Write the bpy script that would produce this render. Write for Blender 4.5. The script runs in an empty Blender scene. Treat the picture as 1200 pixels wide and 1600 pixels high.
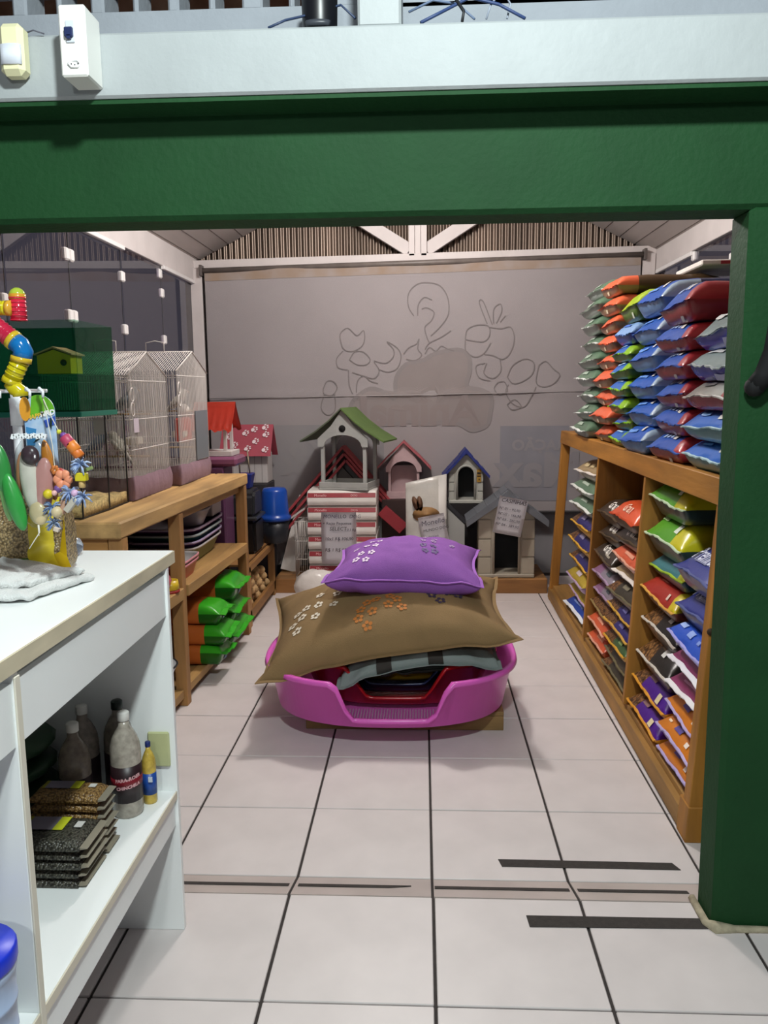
import bpy, bmesh, math, random
from mathutils import Vector, Matrix, noise as mnoise
C = bpy.context.scene.collection
R = math.radians
rnd = random.Random(7)

# ------------------------------------------------------------ camera, world, lamps, exposure
cam_d = bpy.data.cameras.new('camera'); cam = bpy.data.objects.new('camera', cam_d); C.objects.link(cam)
cam_d.sensor_fit = 'VERTICAL'; cam_d.sensor_height = 36.0; cam_d.lens = 1261.5 / 1600 * 36; cam_d.clip_start = 0.05
_r = Vector((0.99886732, 0.04652494, -0.00997575)); _d = Vector((-0.00302719, -0.14709173, -0.98911822)); _f = Vector((-0.04748601, 0.98802806, -0.14678428))
cam.matrix_world = Matrix(((_r.x, -_d.x, -_f.x, 0), (_r.y, -_d.y, -_f.y, 0), (_r.z, -_d.z, -_f.z, 1.606), (0, 0, 0, 1)))
bpy.context.scene.camera = cam
w = bpy.data.worlds.new('world'); bpy.context.scene.world = w; w.use_nodes = True
w.node_tree.nodes['Background'].inputs[0].default_value = (0.80, 0.78, 0.95, 1)
w.node_tree.nodes['Background'].inputs[1].default_value = 0.085
vs = bpy.context.scene.view_settings
bpy.context.scene.display_settings.display_device = 'sRGB'
vs.view_transform = 'Standard'; vs.look = 'None'; vs.exposure = 0.0; vs.gamma = 1.0; vs.use_curve_mapping = False

def lamp(name, loc, watt, col, rad):
    d = bpy.data.lights.new(name, 'POINT'); d.energy = watt; d.color = col; d.shadow_soft_size = rad
    o = bpy.data.objects.new(name, d); C.objects.link(o); o.location = loc
    return o
lamp('front_room_light', (0.12, 0.48, 3.1), 245, (0.90, 1.0, 0.99), 0.09)
lamp('front_room_light', (-0.35, -1.9, 2.75), 95, (0.93, 1.0, 0.99), 0.12)  # fill light added behind the camera, brightening fronts in the back room
lamp('back_room_lamp', (-0.15, 4.85, 3.2), 165, (1.0, 0.96, 0.925), 0.13)

# ------------------------------------------------------------ materials
def lin(h):
    if isinstance(h, str):
        h = h.lstrip('#'); c = [int(h[i:i + 2], 16) / 255 for i in (0, 2, 4)]
    else: c = h
    return tuple(x / 12.92 if x <= 0.04045 else ((x + 0.055) / 1.055) ** 2.4 for x in c)
MATS = {}
def mat(hx, rough=0.55, var=0.0, vs=9.0, bump=0.0, bs=60.0, metal=0.0, spec=0.5, stretch=None, alpha=1.0, trans=0.0, coat=0.0, ior=1.45, hx2=None, detail=3):
    key = (hx, rough, var, vs, bump, bs, metal, spec, stretch, alpha, trans, coat, ior, hx2)
    if key in MATS: return MATS[key]
    m = bpy.data.materials.new('paint_' + str(len(MATS))); m.use_nodes = True; n = m.node_tree.nodes; l = m.node_tree.links
    p = n['Principled BSDF']; c = lin(hx)
    p.inputs['Base Color'].default_value = (*c, 1); p.inputs['Roughness'].default_value = rough; p.inputs['Metallic'].default_value = metal
    p.inputs['Specular IOR Level'].default_value = spec; p.inputs['Alpha'].default_value = alpha; p.inputs['IOR'].default_value = ior
    p.inputs['Transmission Weight'].default_value = trans; p.inputs['Coat Weight'].default_value = coat
    if var or bump:
        tc = n.new('ShaderNodeTexCoord'); mp = n.new('ShaderNodeMapping'); l.new(tc.outputs['Object'], mp.inputs[0])
        if stretch: mp.inputs['Scale'].default_value = stretch
    if var:
        t = n.new('ShaderNodeTexNoise'); t.inputs['Scale'].default_value = vs; t.inputs['Detail'].default_value = detail; l.new(mp.outputs[0], t.inputs['Vector'])
        r = n.new('ShaderNodeValToRGB'); l.new(t.outputs[0], r.inputs[0])
        c2 = lin(hx2) if hx2 else None
        r.color_ramp.elements[0].position = 0.3; r.color_ramp.elements[1].position = 0.7
        r.color_ramp.elements[0].color = (*(c2 or [x * (1 - var) for x in c]), 1)
        r.color_ramp.elements[1].color = (*[min(1, x * (1 + (0 if c2 else var))) for x in c], 1)
        l.new(r.outputs[0], p.inputs['Base Color'])
    if bump:
        t2 = n.new('ShaderNodeTexNoise'); t2.inputs['Scale'].default_value = bs; t2.inputs['Detail'].default_value = 4; l.new(mp.outputs[0], t2.inputs['Vector'])
        b = n.new('ShaderNodeBump'); b.inputs['Strength'].default_value = bump; b.inputs['Distance'].default_value = 0.01; l.new(t2.outputs[0], b.inputs['Height']); l.new(b.outputs[0], p.inputs['Normal'])
    MATS[key] = m; return m
def wood(hx, axis='y', rough=0.6, var=0.28, scale=7):
    s = {'x': (0.12, 1, 1), 'y': (1, 0.12, 1), 'z': (1, 1, 0.12)}[axis]
    return mat(hx, rough, var, scale * 2, 0.15, 60, stretch=s, detail=5)
def kibble(hx='#8a5f35', hx2='#3a2212', scale=70):
    key = ('kib', hx, hx2, scale)
    if key in MATS: return MATS[key]
    m = bpy.data.materials.new('kibble_' + str(len(MATS))); m.use_nodes = True; n = m.node_tree.nodes; l = m.node_tree.links; p = n['Principled BSDF']
    tc = n.new('ShaderNodeTexCoord'); v = n.new('ShaderNodeTexVoronoi'); v.inputs['Scale'].default_value = scale; l.new(tc.outputs['Object'], v.inputs['Vector'])
    r = n.new('ShaderNodeValToRGB'); l.new(v.outputs['Distance'], r.inputs[0])
    r.color_ramp.elements[0].color = (*lin(hx), 1); r.color_ramp.elements[1].color = (*lin(hx2), 1); r.color_ramp.elements[0].position = 0.25; r.color_ramp.elements[1].position = 0.75
    l.new(r.outputs[0], p.inputs['Base Color']); p.inputs['Roughness'].default_value = 0.35
    b = n.new('ShaderNodeBump'); b.inputs['Strength'].default_value = 0.5; b.inputs['Distance'].default_value = 0.006; b.invert = True
    l.new(v.outputs['Distance'], b.inputs['Height']); l.new(b.outputs[0], p.inputs['Normal'])
    MATS[key] = m; return m
def glassy(name, tint, fac_boost=1.0, rough=0.0, haze=0.0, hazecol=None):
    key = ('glass', name)
    if key in MATS: return MATS[key]
    m = bpy.data.materials.new(name); m.use_nodes = True; n = m.node_tree.nodes; l = m.node_tree.links; n.remove(n['Principled BSDF'])
    t = n.new('ShaderNodeBsdfTransparent'); t.inputs[0].default_value = (*lin(tint), 1)
    g = n.new('ShaderNodeBsdfGlossy'); g.inputs['Roughness'].default_value = rough
    f = n.new('ShaderNodeFresnel'); f.inputs['IOR'].default_value = 1.0 + 0.5 * fac_boost
    ge = n.new('ShaderNodeNewGeometry'); iv = n.new('ShaderNodeMath'); iv.operation = 'SUBTRACT'; iv.inputs[0].default_value = 1.0; l.new(ge.outputs['Backfacing'], iv.inputs[1])
    mu = n.new('ShaderNodeMath'); mu.operation = 'MULTIPLY'; l.new(f.outputs[0], mu.inputs[0]); l.new(iv.outputs[0], mu.inputs[1])   # inner faces of the thin pane add no total reflection
    mx = n.new('ShaderNodeMixShader'); l.new(mu.outputs[0], mx.inputs[0]); l.new(t.outputs[0], mx.inputs[1]); l.new(g.outputs[0], mx.inputs[2])
    out = mx
    if haze:
        d = n.new('ShaderNodeBsdfDiffuse'); d.inputs[0].default_value = (*lin(hazecol or tint), 1)
        m2 = n.new('ShaderNodeMixShader'); m2.inputs[0].default_value = haze; l.new(mx.outputs[0], m2.inputs[1]); l.new(d.outputs[0], m2.inputs[2]); out = m2
    l.new(out.outputs[0], n['Material Output'].inputs[0])
    MATS[key] = m; return m

# ------------------------------------------------------------ mesh helpers
class B:
    def __init__(s): s.bm = bmesh.new()
    def _fin(s, f0, mi, smooth):
        s.bm.faces.index_update()
        for f in list(s.bm.faces)[f0:]: f.material_index = mi; f.smooth = smooth
    def obox(s, c, size, rot=None, bev=0.0, mi=0):
        f0 = len(s.bm.faces)
        M = Matrix.Translation(c) @ (rot.to_4x4() if rot else Matrix.Identity(4)) @ Matrix.Diagonal((*size, 1))
        r = bmesh.ops.create_cube(s.bm, size=1.0, matrix=M)
        if bev:
            es = list({e for v in r['verts'] for e in v.link_edges})
            bmesh.ops.bevel(s.bm, geom=es, offset=bev, segments=1, affect='EDGES', profile=0.5)
        s._fin(f0, mi, False); return s
    def box(s, x0, x1, y0, y1, z0, z1, bev=0.0, mi=0):
        return s.obox(((x0 + x1) / 2, (y0 + y1) / 2, (z0 + z1) / 2), (abs(x1 - x0), abs(y1 - y0), abs(z1 - z0)), None, bev, mi)
    def bar(s, a, b, wd, ht, bev=0.0, mi=0, up=(0, 0, 1)):
        a = Vector(a); b = Vector(b); d = b - a; L = d.length; d.normalize(); u = Vector(up)
        if abs(d.dot(u)) > 0.98: u = Vector((0, 1, 0))
        sd = d.cross(u).normalized(); u = sd.cross(d)
        rot = Matrix((d, sd, u)).transposed()
        return s.obox((a + b) / 2, (L, wd, ht), rot, bev, mi)
    def tube(s, pts, r, seg=6, closed=False, mi=0, cap=True):
        f0 = len(s.bm.faces); pts = [Vector(p) for p in pts]; n = len(pts); rings = []
        rr = r if isinstance(r, (list, tuple)) else [r] * n
        ref = None
        for i, p in enumerate(pts):
            a = pts[i - 1] if (i > 0 or closed) else p; b = pts[(i + 1) % n] if (i < n - 1 or closed) else p
            t = (b - a).normalized()
            if ref is None: ref = Vector((0, 0, 1)) if abs(t.z) < 0.9 else Vector((1, 0, 0))
            x = t.cross(ref).normalized(); y = x.cross(t).normalized(); ref = y
            rings.append([s.bm.verts.new(p + rr[i] * (math.cos(2 * math.pi * k / seg) * x + math.sin(2 * math.pi * k / seg) * y)) for k in range(seg)])
        for i in range(n if closed else n - 1):
            A = rings[i]; D = rings[(i + 1) % n]
            for k in range(seg): s.bm.faces.new((A[k], A[(k + 1) % seg], D[(k + 1) % seg], D[k]))
        if cap and not closed: s.bm.faces.new(rings[0][::-1]); s.bm.faces.new(rings[-1])
        s._fin(f0, mi, True); return s
    def lathe(s, prof, c=(0, 0, 0), seg=16, mi=0, sx=1.0, sy=1.0, rot=None, smooth=True):
        f0 = len(s.bm.faces); c = Vector(c); rings = []
        for r, z in prof:
            ring = []
            for k in range(seg):
                a = 2 * math.pi * k / seg; v = Vector((r * sx * math.cos(a), r * sy * math.sin(a), z))
                ring.append(s.bm.verts.new(c + (rot @ v if rot else v)))
            rings.append(ring)
        for A, D in zip(rings, rings[1:]):
            for k in range(seg): s.bm.faces.new((A[k], A[(k + 1) % seg], D[(k + 1) % seg], D[k]))
        if prof[0][0] > 1e-5: s.bm.faces.new(rings[0][::-1])
        if prof[-1][0] > 1e-5: s.bm.faces.new(rings[-1])
        s._fin(f0, mi, smooth); return s
    def prism(s, poly, axis, a, b, mi=0, smooth=False):
        f0 = len(s.bm.faces)
        def P(u, v, t): return {'x': (t, u, v), 'y': (u, t, v), 'z': (u, v, t)}[axis]
        A = [s.bm.verts.new(P(u, v, a)) for u, v in poly]; D = [s.bm.verts.new(P(u, v, b)) for u, v in poly]; n = len(poly)
        for k in range(n): s.bm.faces.new((A[k], A[(k + 1) % n], D[(k + 1) % n], D[k]))
        s.bm.faces.new(A[::-1]); s.bm.faces.new(D)
        s._fin(f0, mi, smooth); return s
    def grid(s, fn, nu, nv, mi=0, cu=False, cv=False, smooth=True, mif=None):
        f0 = len(s.bm.faces)
        V = [[s.bm.verts.new(fn(i, j)) for j in range(nv)] for i in range(nu)]; ids = []
        for i in range(nu if cu else nu - 1):
            for j in range(nv if cv else nv - 1):
                f = s.bm.faces.new((V[i][j], V[(i + 1) % nu][j], V[(i + 1) % nu][(j + 1) % nv], V[i][(j + 1) % nv]))
                f.smooth = smooth; f.material_index = mif(i, j) if mif else mi
        return V
    def ball(s, c, r, seg=12, rings=8, mi=0, scale=(1, 1, 1), rot=None):
        f0 = len(s.bm.faces); M = Matrix.Translation(c) @ (rot.to_4x4() if rot else Matrix.Identity(4)) @ Matrix.Diagonal((*[r * k for k in scale], 1))
        bmesh.ops.create_uvsphere(s.bm, u_segments=seg, v_segments=rings, radius=1.0, matrix=M); s._fin(f0, mi, True); return s
    def map(s, fn):
        for v in s.bm.verts: v.co = fn(v.co)
        return s

def wloc(o):
    v = Vector((0, 0, 0))
    while o is not None: v += o.location; o = o.parent
    return v
def meta(o, label=None, cat=None, group=None, kind=None):
    if label: o['label'] = label
    if cat: o['category'] = cat
    if group: o['group'] = group
    if kind: o['kind'] = kind
    return o
def build(name, b, mats, parent=None, label=None, cat=None, group=None, kind=None, normals=True):
    """the mesh is written in world coordinates (parents of built parts are never rotated before copying)"""
    bm = b.bm
    if normals: bmesh.ops.recalc_face_normals(bm, faces=bm.faces)
    if parent is not None: org = wloc(parent)
    else:
        xs = [v.co for v in bm.verts]
        org = Vector(((min(v.x for v in xs) + max(v.x for v in xs)) / 2, (min(v.y for v in xs) + max(v.y for v in xs)) / 2, min(v.z for v in xs)))
    off = org
    for v in bm.verts: v.co -= off
    me = bpy.data.meshes.new(name); bm.to_mesh(me); bm.free()
    if not isinstance(mats, (list, tuple)): mats = [mats]
    for m in mats: me.materials.append(m)
    o = bpy.data.objects.new(name, me); C.objects.link(o)
    if parent is not None: o.parent = parent
    else: o.location = org
    return meta(o, label, cat, group, kind)
def thing(name, label, cat, loc, group=None):
    o = bpy.data.objects.new(name, None); C.objects.link(o); o.location = loc; o.empty_display_size = 0.05
    return meta(o, label, cat, group)
def struct(name, b=None, mats=None, loc=(0, 0, 0)):
    if b is None:
        o = bpy.data.objects.new(name, None); C.objects.link(o); o.location = loc; o['kind'] = 'structure'; return o
    return build(name, b, mats, kind='structure')
def inst(src, name, parent, loc, rot=None, scale=None):
    c = src.copy(); c.name = name; C.objects.link(c); c.parent = parent; c.location = loc
    if rot is not None: c.rotation_euler = rot
    if scale is not None: c.scale = scale
    return c
def kids(o): return [c for c in bpy.data.objects if c.parent == o]
def copy_tree(o, label=None, loc=None, rot=None, group=None, parent=None):
    c = o.copy(); C.objects.link(c)
    if parent is not None: c.parent = parent
    if label: c['label'] = label
    if group: c['group'] = group
    if loc is not None: c.location = loc
    if rot is not None: c.rotation_euler = rot
    for ch in kids(o): copy_tree(ch, parent=c)
    return c
FONT = {}
def glyphs(text, size=1.0, res=2, bold=0.0, align='CENTER', shear=0.0):
    """flat letter outline as (verts, faces); x to the right, y up, centred"""
    key = (text, size, res, bold, align, shear)
    if key in FONT: return FONT[key]
    cu = bpy.data.curves.new('letters', 'FONT'); cu.body = text; cu.size = size; cu.resolution_u = res; cu.offset = bold; cu.align_x = align; cu.align_y = 'CENTER'; cu.shear = shear
    o = bpy.data.objects.new('letters', cu); C.objects.link(o); dg = bpy.context.evaluated_depsgraph_get(); dg.update()
    me = bpy.data.meshes.new_from_object(o.evaluated_get(dg))
    vs = [v.co.copy() for v in me.vertices]; fs = [tuple(p.vertices) for p in me.polygons]
    bpy.data.objects.remove(o); bpy.data.curves.remove(cu); bpy.data.meshes.remove(me)
    FONT[key] = (vs, fs); return vs, fs
def add_flat(b, geo, fn, mi=0):
    vs, fs = geo; V = [b.bm.verts.new(fn(v.x, v.y)) for v in vs]
    for f in fs:
        try: fc = b.bm.faces.new([V[i] for i in f]); fc.material_index = mi
        except ValueError: pass
def plane_fn(o, ux, uy):
    o = Vector(o); ux = Vector(ux); uy = Vector(uy)
    return lambda x, y: o + ux * x + uy * y
def paw(r=1.0):
    """paw print outline pieces as (verts, faces): one pad and four toes"""
    vs = []; fs = []
    def ell(cx, cy, a, c, n=10):
        i0 = len(vs)
        for k in range(n): t = 2 * math.pi * k / n; vs.append(Vector((cx + a * math.cos(t), cy + c * math.sin(t), 0)))
        fs.append(tuple(range(i0, i0 + n)))
    ell(0, -0.25 * r, 0.42 * r, 0.36 * r)
    for cx, cy in ((-0.55, 0.12), (-0.2, 0.5), (0.2, 0.5), (0.55, 0.12)): ell(cx * r, cy * r, 0.16 * r, 0.22 * r, 8)
    return vs, fs
def flower_paw(r=1.0):
    vs = []; fs = []
    for k in range(5):
        a = 2 * math.pi * k / 5 + 0.3; cx, cy = 0.6 * r * math.cos(a), 0.6 * r * math.sin(a); i0 = len(vs)
        for j in range(8): t = 2 * math.pi * j / 8; vs.append(Vector((cx + 0.34 * r * math.cos(t), cy + 0.34 * r * math.sin(t), 0)))
        fs.append(tuple(range(i0, i0 + 8)))
    return vs, fs
def sm(t): t = max(0.0, min(1.0, t)); return t * t * (3 - 2 * t)
ORD = ['lowest', 'second', 'third', 'fourth', 'fifth', 'sixth', 'seventh', 'eighth', 'ninth', 'tenth', 'eleventh']

# ------------------------------------------------------------ the room
T = 0.45; GX = -0.8717; GY = 2.936; FZ = 0.054
M_tile = mat('#d0c8c6', 0.42, 0.055, 5.0, 0.03, 14, spec=0.5)
M_grout = mat('#37312f', 0.9, 0.2, 30)
M_tape = mat('#3a3532', 0.9, 0.15, 60, 0.3, 300)
floor = struct('floor')
b = B(); b.box(-2.2, 2.2, GY - T - 0.002, 7.25, -0.09, -0.006); build('grout', b, M_grout, floor)
b = B(); b.box(-2.2, 2.2, -0.9, 2.309, -0.09, FZ - 0.006); build('grout', b, M_grout, floor)
b = B(); b.prism([(2.309, -0.05), (2.486, -0.05), (2.486, -0.006), (2.309, FZ - 0.006)], 'x', -2.2, 2.2); build('grout', b, M_grout, floor)
b = B(); b.obox((0, 0, -0.02), (T - 0.009, T - 0.006, 0.04), bev=0.0022); tile0 = build('tile', b, M_tile, floor)
first = True
for c in range(-3, 6):
    for r in range(-1, 10):
        x = GX + (c + 0.5) * T; y = GY + (r + 0.5) * T
        if abs(x) > 2.2 or y > 7.1: continue
        if first: tile0.location = (x, y, 0); first = False
        else: inst(tile0, 'tile', floor, (x, y, rnd.uniform(-0.0006, 0.0006)))
for c in range(-3, 6):
    for r in range(0, 7):
        x = GX + (c + 0.5) * T + 0.002; y = 2.309 - (r + 0.5) * T
        if abs(x) > 2.2: continue
        inst(tile0, 'tile', floor, (x, y, FZ + rnd.uniform(-0.0006, 0.0006)))
for c in range(-3, 6):   # sloped strip between the two floor levels
    x0 = GX + c * T + 0.0045; x1 = x0 + T - 0.009
    if abs(x0) > 2.2 or abs(x1) > 2.2: continue
    b = B(); b.prism([(2.311, 0.0), (2.484, -0.03), (2.484, -0.001), (2.311, FZ - 0.001)], 'x', x0, x1); build('strip_tile', b, mat('#bdb1ab', 0.4, 0.08, 6), floor)
def tape_flat(label, pts, z, group=None):
    b = B(); n = len(pts); A = [b.bm.verts.new((x, y, z)) for x, y in pts]; D = [b.bm.verts.new((x, y, z + 0.0015)) for x, y in pts]
    for k in range(n): b.bm.faces.new((A[k], A[(k + 1) % n], D[(k + 1) % n], D[k]))
    b.bm.faces.new(D); b.bm.faces.new(A[::-1])
    return build('grip_tape', b, M_tape, None, label, 'tape', group)
tape_flat('long black grip tape on the inner floor just past the sloped strip', [(0.258, 2.606), (0.85, 2.601), (0.868, 2.560), (0.268, 2.562)], 0.0004)
tape_flat('long black grip tape on the near floor ending at the foot of the green pillar', [(0.306, 2.226), (0.815, 2.228), (0.832, 2.182), (0.310, 2.174)], FZ + 0.0006)
def tape_slope(label, x0, x1, ya=2.385, yb=2.41, cut=0.0):
    b = B()
    def P(x, y, h): return (x, y, (FZ - 0.001) * (2.484 - y) / 0.173 + h)
    q = [(x0, ya), (x1 - cut, ya), (x1, (ya + yb) / 2 + 0.006), (x1, yb), (x0, yb)]
    A = [b.bm.verts.new(P(x, y, 0.0004)) for x, y in q]; D = [b.bm.verts.new(P(x, y, 0.002)) for x, y in q]; n = len(q)
    for k in range(n): b.bm.faces.new((A[k], A[(k + 1) % n], D[(k + 1) % n], D[k]))
    b.bm.faces.new(D); b.bm.faces.new(A[::-1])
    build('grip_tape', b, M_tape, None, label, 'tape', 'thin grip tapes on the sloped strip')
tape_slope('thin black grip tape on the sloped strip, beside the white counter', -0.80, -0.436)
tape_slope('thin black grip tape on the sloped strip, second from the counter, with a cut tip', -0.406, -0.04, cut=0.07)
tape_slope('thin black grip tape on the sloped strip in front of the pink bed right half', 0.036, 0.465)
tape_slope('thin black grip tape on the sloped strip, beside the green pillar', 0.492, 0.838)

M_green = mat('#15401f', 0.7, 0.10, 5, 0.2, 55, spec=0.3)
b = B(); b.box(-2.6, 2.3, 2.19, 2.33, 2.06, 2.335, 0.012); b.box(0.84, 2.3, 2.19, 2.33, FZ - 0.06, 2.07, 0.014)
b.box(-2.6, 2.3, 2.085, 2.195, 2.316, 2.328)
wall_front = struct('wall_front', b, M_green)
b = B(); b.tube([(0.825, 2.325, FZ + 0.004), (0.826, 2.20, FZ + 0.006), (0.845, 2.178, FZ + 0.006), (0.90, 2.177, FZ + 0.004), (1.2, 2.18, FZ + 0.002)], [0.012, 0.013, 0.02, 0.012, 0.008], 6)
build('chipped_plaster', b, mat('#a59c84', 0.9, 0.25, 30, 0.5, 60), wall_front)
M_beam = mat('#9da2a3', 0.6, 0.04, 6, 0.15, 40)
b = B(); b.box(-2.6, 2.3, 2.075, 2.35, 2.327, 2.476, 0.006); struct('trim_1', b, M_beam)
b = B(); b.box(-0.152, -0.047, 2.085, 2.30, 2.474, 2.95, 0.006); struct('trim_2', b, M_beam)
# upper wall with the row of pierced blocks
M_upper = mat('#8d9299', 0.8, 0.06, 6, 0.2, 50)
wall_upper = struct('wall_upper')
b = B(); b.box(-2.6, 2.3, 2.30, 2.42, 2.474, 2.62); b.box(-0.05, 2.3, 2.30, 2.42, 2.61, 3.0); b.box(-2.6, -0.05, 2.30, 2.42, 2.71, 3.0)
build('wall_panel', b, M_upper, wall_upper)
holes = [(-1.21, -1.10), (-1.06, -0.98), (-0.965, -0.885), (-0.848, -0.77), (-0.755, -0.675), (-0.645, -0.565), (-0.548, -0.475), (-0.42, -0.35), (-0.335, -0.26)]
edges = [-2.6] + [v for h in holes for v in h] + [-0.05]
for i in range(0, len(edges), 2):
    b = B(); b.box(edges[i], edges[i + 1], 2.30, 2.42, 2.615, 2.715, 0.006); build('block_rib', b, M_upper, wall_upper)
b = B(); b.box(-2.6, 2.3, 2.60, 2.66, 2.33, 3.75); struct('wall_gable', b, mat('#8a5c44', 0.8, 0.45, 7, hx2='#c9a48c'))

# back wall, banner, truss, roof
M_white = mat('#cfc8c6', 0.55, 0.05, 5, 0.1, 30)
b = B(); b.box(-2.05, 2.05, 7.13, 7.24, -0.05, 2.72); struct('wall_back', b, mat('#8f8c8e', 0.85, 0.1, 4))
corr = B()
corr.grid(lambda i, j: (-2.0 + i * 4.0 / 400, 7.19 + 0.014 * math.sin(i * 2 * math.pi / 5.0), 2.62 + j * 1.15), 401, 2, smooth=True)
struct('wall_corrugated', corr, mat('#6a5e55', 0.36, 0.4, 3.0, metal=0.7, stretch=(1, 1, 0.08)))
truss = struct('trim_3')
b = B(); b.bar((-1.95, 7.06, 2.690), (1.95, 7.06, 2.745), 0.09, 0.078, 0.004); build('bottom_chord', b, M_white, truss)
for x in (-0.083, -0.032, 0.019):
    b = B(); b.bar((x, 7.045 + (0.018 if abs(x + 0.032) < 0.01 else 0), 2.735), (x, 7.045 + (0.018 if abs(x + 0.032) < 0.01 else 0), 3.66), 0.049, 0.06, 0.003); build('king_post', b, M_white, truss)
for sx in (-1, 1):
    b = B(); b.bar((-0.032 + sx * 0.07, 7.09, 2.79), (-0.032 + sx * 1.05, 7.09, 3.40), 0.06, 0.105, 0.003); build('brace', b, M_white, truss)
def roof_z(x): return 2.745 + 0.484 * (1.95 - abs(x))
ceiling = struct('ceiling')
M_board = mat('#b7aeaa', 0.7, 0.12, 4, 0.15, 20, stretch=(1, 0.15, 1))
nb = 16
for sx in (-1, 1):
    for k in range(nb):
        xa = sx * (2.05 - 2.05 * k / nb); xb = sx * (2.05 - 2.05 * (k + 1) / nb); g = 0.004 * sx
        b = B(); b.prism([(xa - g, roof_z(xa)), (xb + g, roof_z(xb)), (xb + g, roof_z(xb) + 0.025), (xa - g, roof_z(xa) + 0.025)], 'y', 2.45, 7.16)
        build('roof_board', b, M_board, ceiling)
b = B(); b.prism([(-2.15, 2.70), (0, 3.75), (2.15, 2.70), (2.15, 2.74), (0, 3.79), (-2.15, 2.74)], 'y', 2.42, 7.3); build('roof_deck', b, mat('#4a4038', 0.9), ceiling)
for n_, sx in (('trim_4', -1), ('trim_5', 1)):
    b = B(); b.box(sx * 1.935, sx * 2.02, 2.36, 7.12, 2.56 if sx < 0 else 2.585, 2.75, 0.003); struct(n_, b, M_white)
b = B(); b.box(-1.965, -1.865, 6.99, 7.09, 0.0, 2.66, 0.004); struct('trim_6', b, M_white)
b = B(); b.box(1.82, 1.93, 6.99, 7.09, 0.0, 2.72, 0.004); struct('trim_7', b, M_white)

# glass walls with clips and rails
M_glass = glassy('smoked_glass', '#ebe8ee', 1.5)
M_clip = mat('#e9e7e6', 0.35)
def glass_wall(name, X, ys, z1, sx, clips):
    g = struct(name)
    for i, (a, c) in enumerate(zip(ys, ys[1:])):
        b = B(); x = X - sx * 0.006 * (i % 2); b.box(x - 0.0025, x + 0.0025, a + 0.002, c - 0.002, 0.03, z1); build('glass_pane', b, M_glass, g)
        b = B(); b.box(x - 0.0027, x + 0.0027, c - 0.0025, c + 0.0015, 0.03, z1); build('pane_edge', b, mat('#3a3f45', 0.3), g)
    for y, z, n in clips:
        for k in range(n):
            b = B(); b.box(X - 0.022, X + 0.014, y + (k - (n - 1) / 2) * 0.062 - 0.028, y + (k - (n - 1) / 2) * 0.062 + 0.028, z - 0.034, z + 0.034, 0.008); build('glass_clip', b, M_clip, g)
    return g
ysL = [2.36, 3.02, 3.836, 4.55, 5.36, 6.175, 6.99]
wl = glass_wall('window_1', -1.958, ysL, 2.56, 1, [(3.836, 2.05, 2), (4.55, 2.378, 2), (4.55, 2.045, 2), (5.365, 2.371, 1), (5.37, 2.032, 1), (6.18, 2.361, 1), (6.19, 2.017, 1), (6.15, 2.50, 1)])
for a, c in ((3.6, 5.36), (6.17, 6.99)):
    b = B(); b.box(-1.955, -1.925, a, c, 2.535, 2.562, 0.003); build('rail', b, M_clip, wl)
wr = glass_wall('window_2', 1.962, [2.36, 3.02, 3.836, 4.55, 5.36, 6.175, 6.99], 2.585, -1, [(5.36, 2.42, 1), (6.1, 2.55, 1), (4.55, 2.38, 2)])
b = B(); b.box(1.93, 1.957, 6.1, 6.99, 2.555, 2.585, 0.003); build('rail', b, M_clip, wr)

# roll-down banner seen from behind
ban = thing('banner', 'large grey-white cloth banner with faint animal outlines hanging over the back wall', 'banner', (0, 6.975, 2.66))
def ban_y(x, z): return 6.965 + 0.006 * math.sin(3.1 * x + 0.7 * z) + 0.004 * math.sin(7 * x - 2.3 * z) - 0.010 * math.exp(-((z - 1.585 - 0.006 * x) / 0.03) ** 2)
def ban_edge(x): return 0.10 + 0.47 * sm((x + 1.3) / 0.9)
b = B()
def banfn(i, j):
    x = -1.835 + 3.64 * i / 60; zt = 2.63 + 0.0193 * (x + 1.84); zb = ban_edge(x); z = zb + (zt - zb) * j / 60
    return (x, ban_y(x, z), z)
b.grid(banfn, 61, 61)
M_ban = mat('#989293', 0.9, 0.05, 1.6, 0.12, 180)
build('cloth', b, M_ban, ban, normals=False)
b = B(); b.tube([(-1.86, 6.975, 2.635), (1.83, 6.975, 2.705)], 0.024, 10); rod = build('roller', b, mat('#6d6560', 0.4, 0.2, 8), ban)
for x, z in ((-1.862, 2.637), (1.835, 2.706)):
    b = B(); b.box(x - 0.012, x + 0.012, 6.94, 7.04, z - 0.045, z + 0.045, 0.004); build('roller_bracket', b, mat('#5c5552', 0.5), ban)
b = B()
b.grid(lambda i, j: (-1.835 + 3.64 * i / 40, ban_y(-1.835 + 3.64 * i / 40, 2.6) - 0.003, 2.55 + 0.0193 * 3.64 * i / 40 + 0.08 * j), 41, 2)
build('top_hem', b, mat('#9d938e', 0.9, 0.12, 5, hx2='#94806e'), ban)
b = B(); b.tube([(-0.45 + k * 0.15, 6.955, ban_edge(-0.45 + k * 0.15)) for k in range(16)], 0.012, 6); build('hem_rod', b, mat('#3a3738', 0.6), ban)
def bp(px, py, e=0.004):
    x = -0.713 + (px - 530) * 0.005473; z = 1.353 - (py - 660) * 0.00528; return (x, ban_y(x, z) - e, z)
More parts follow.
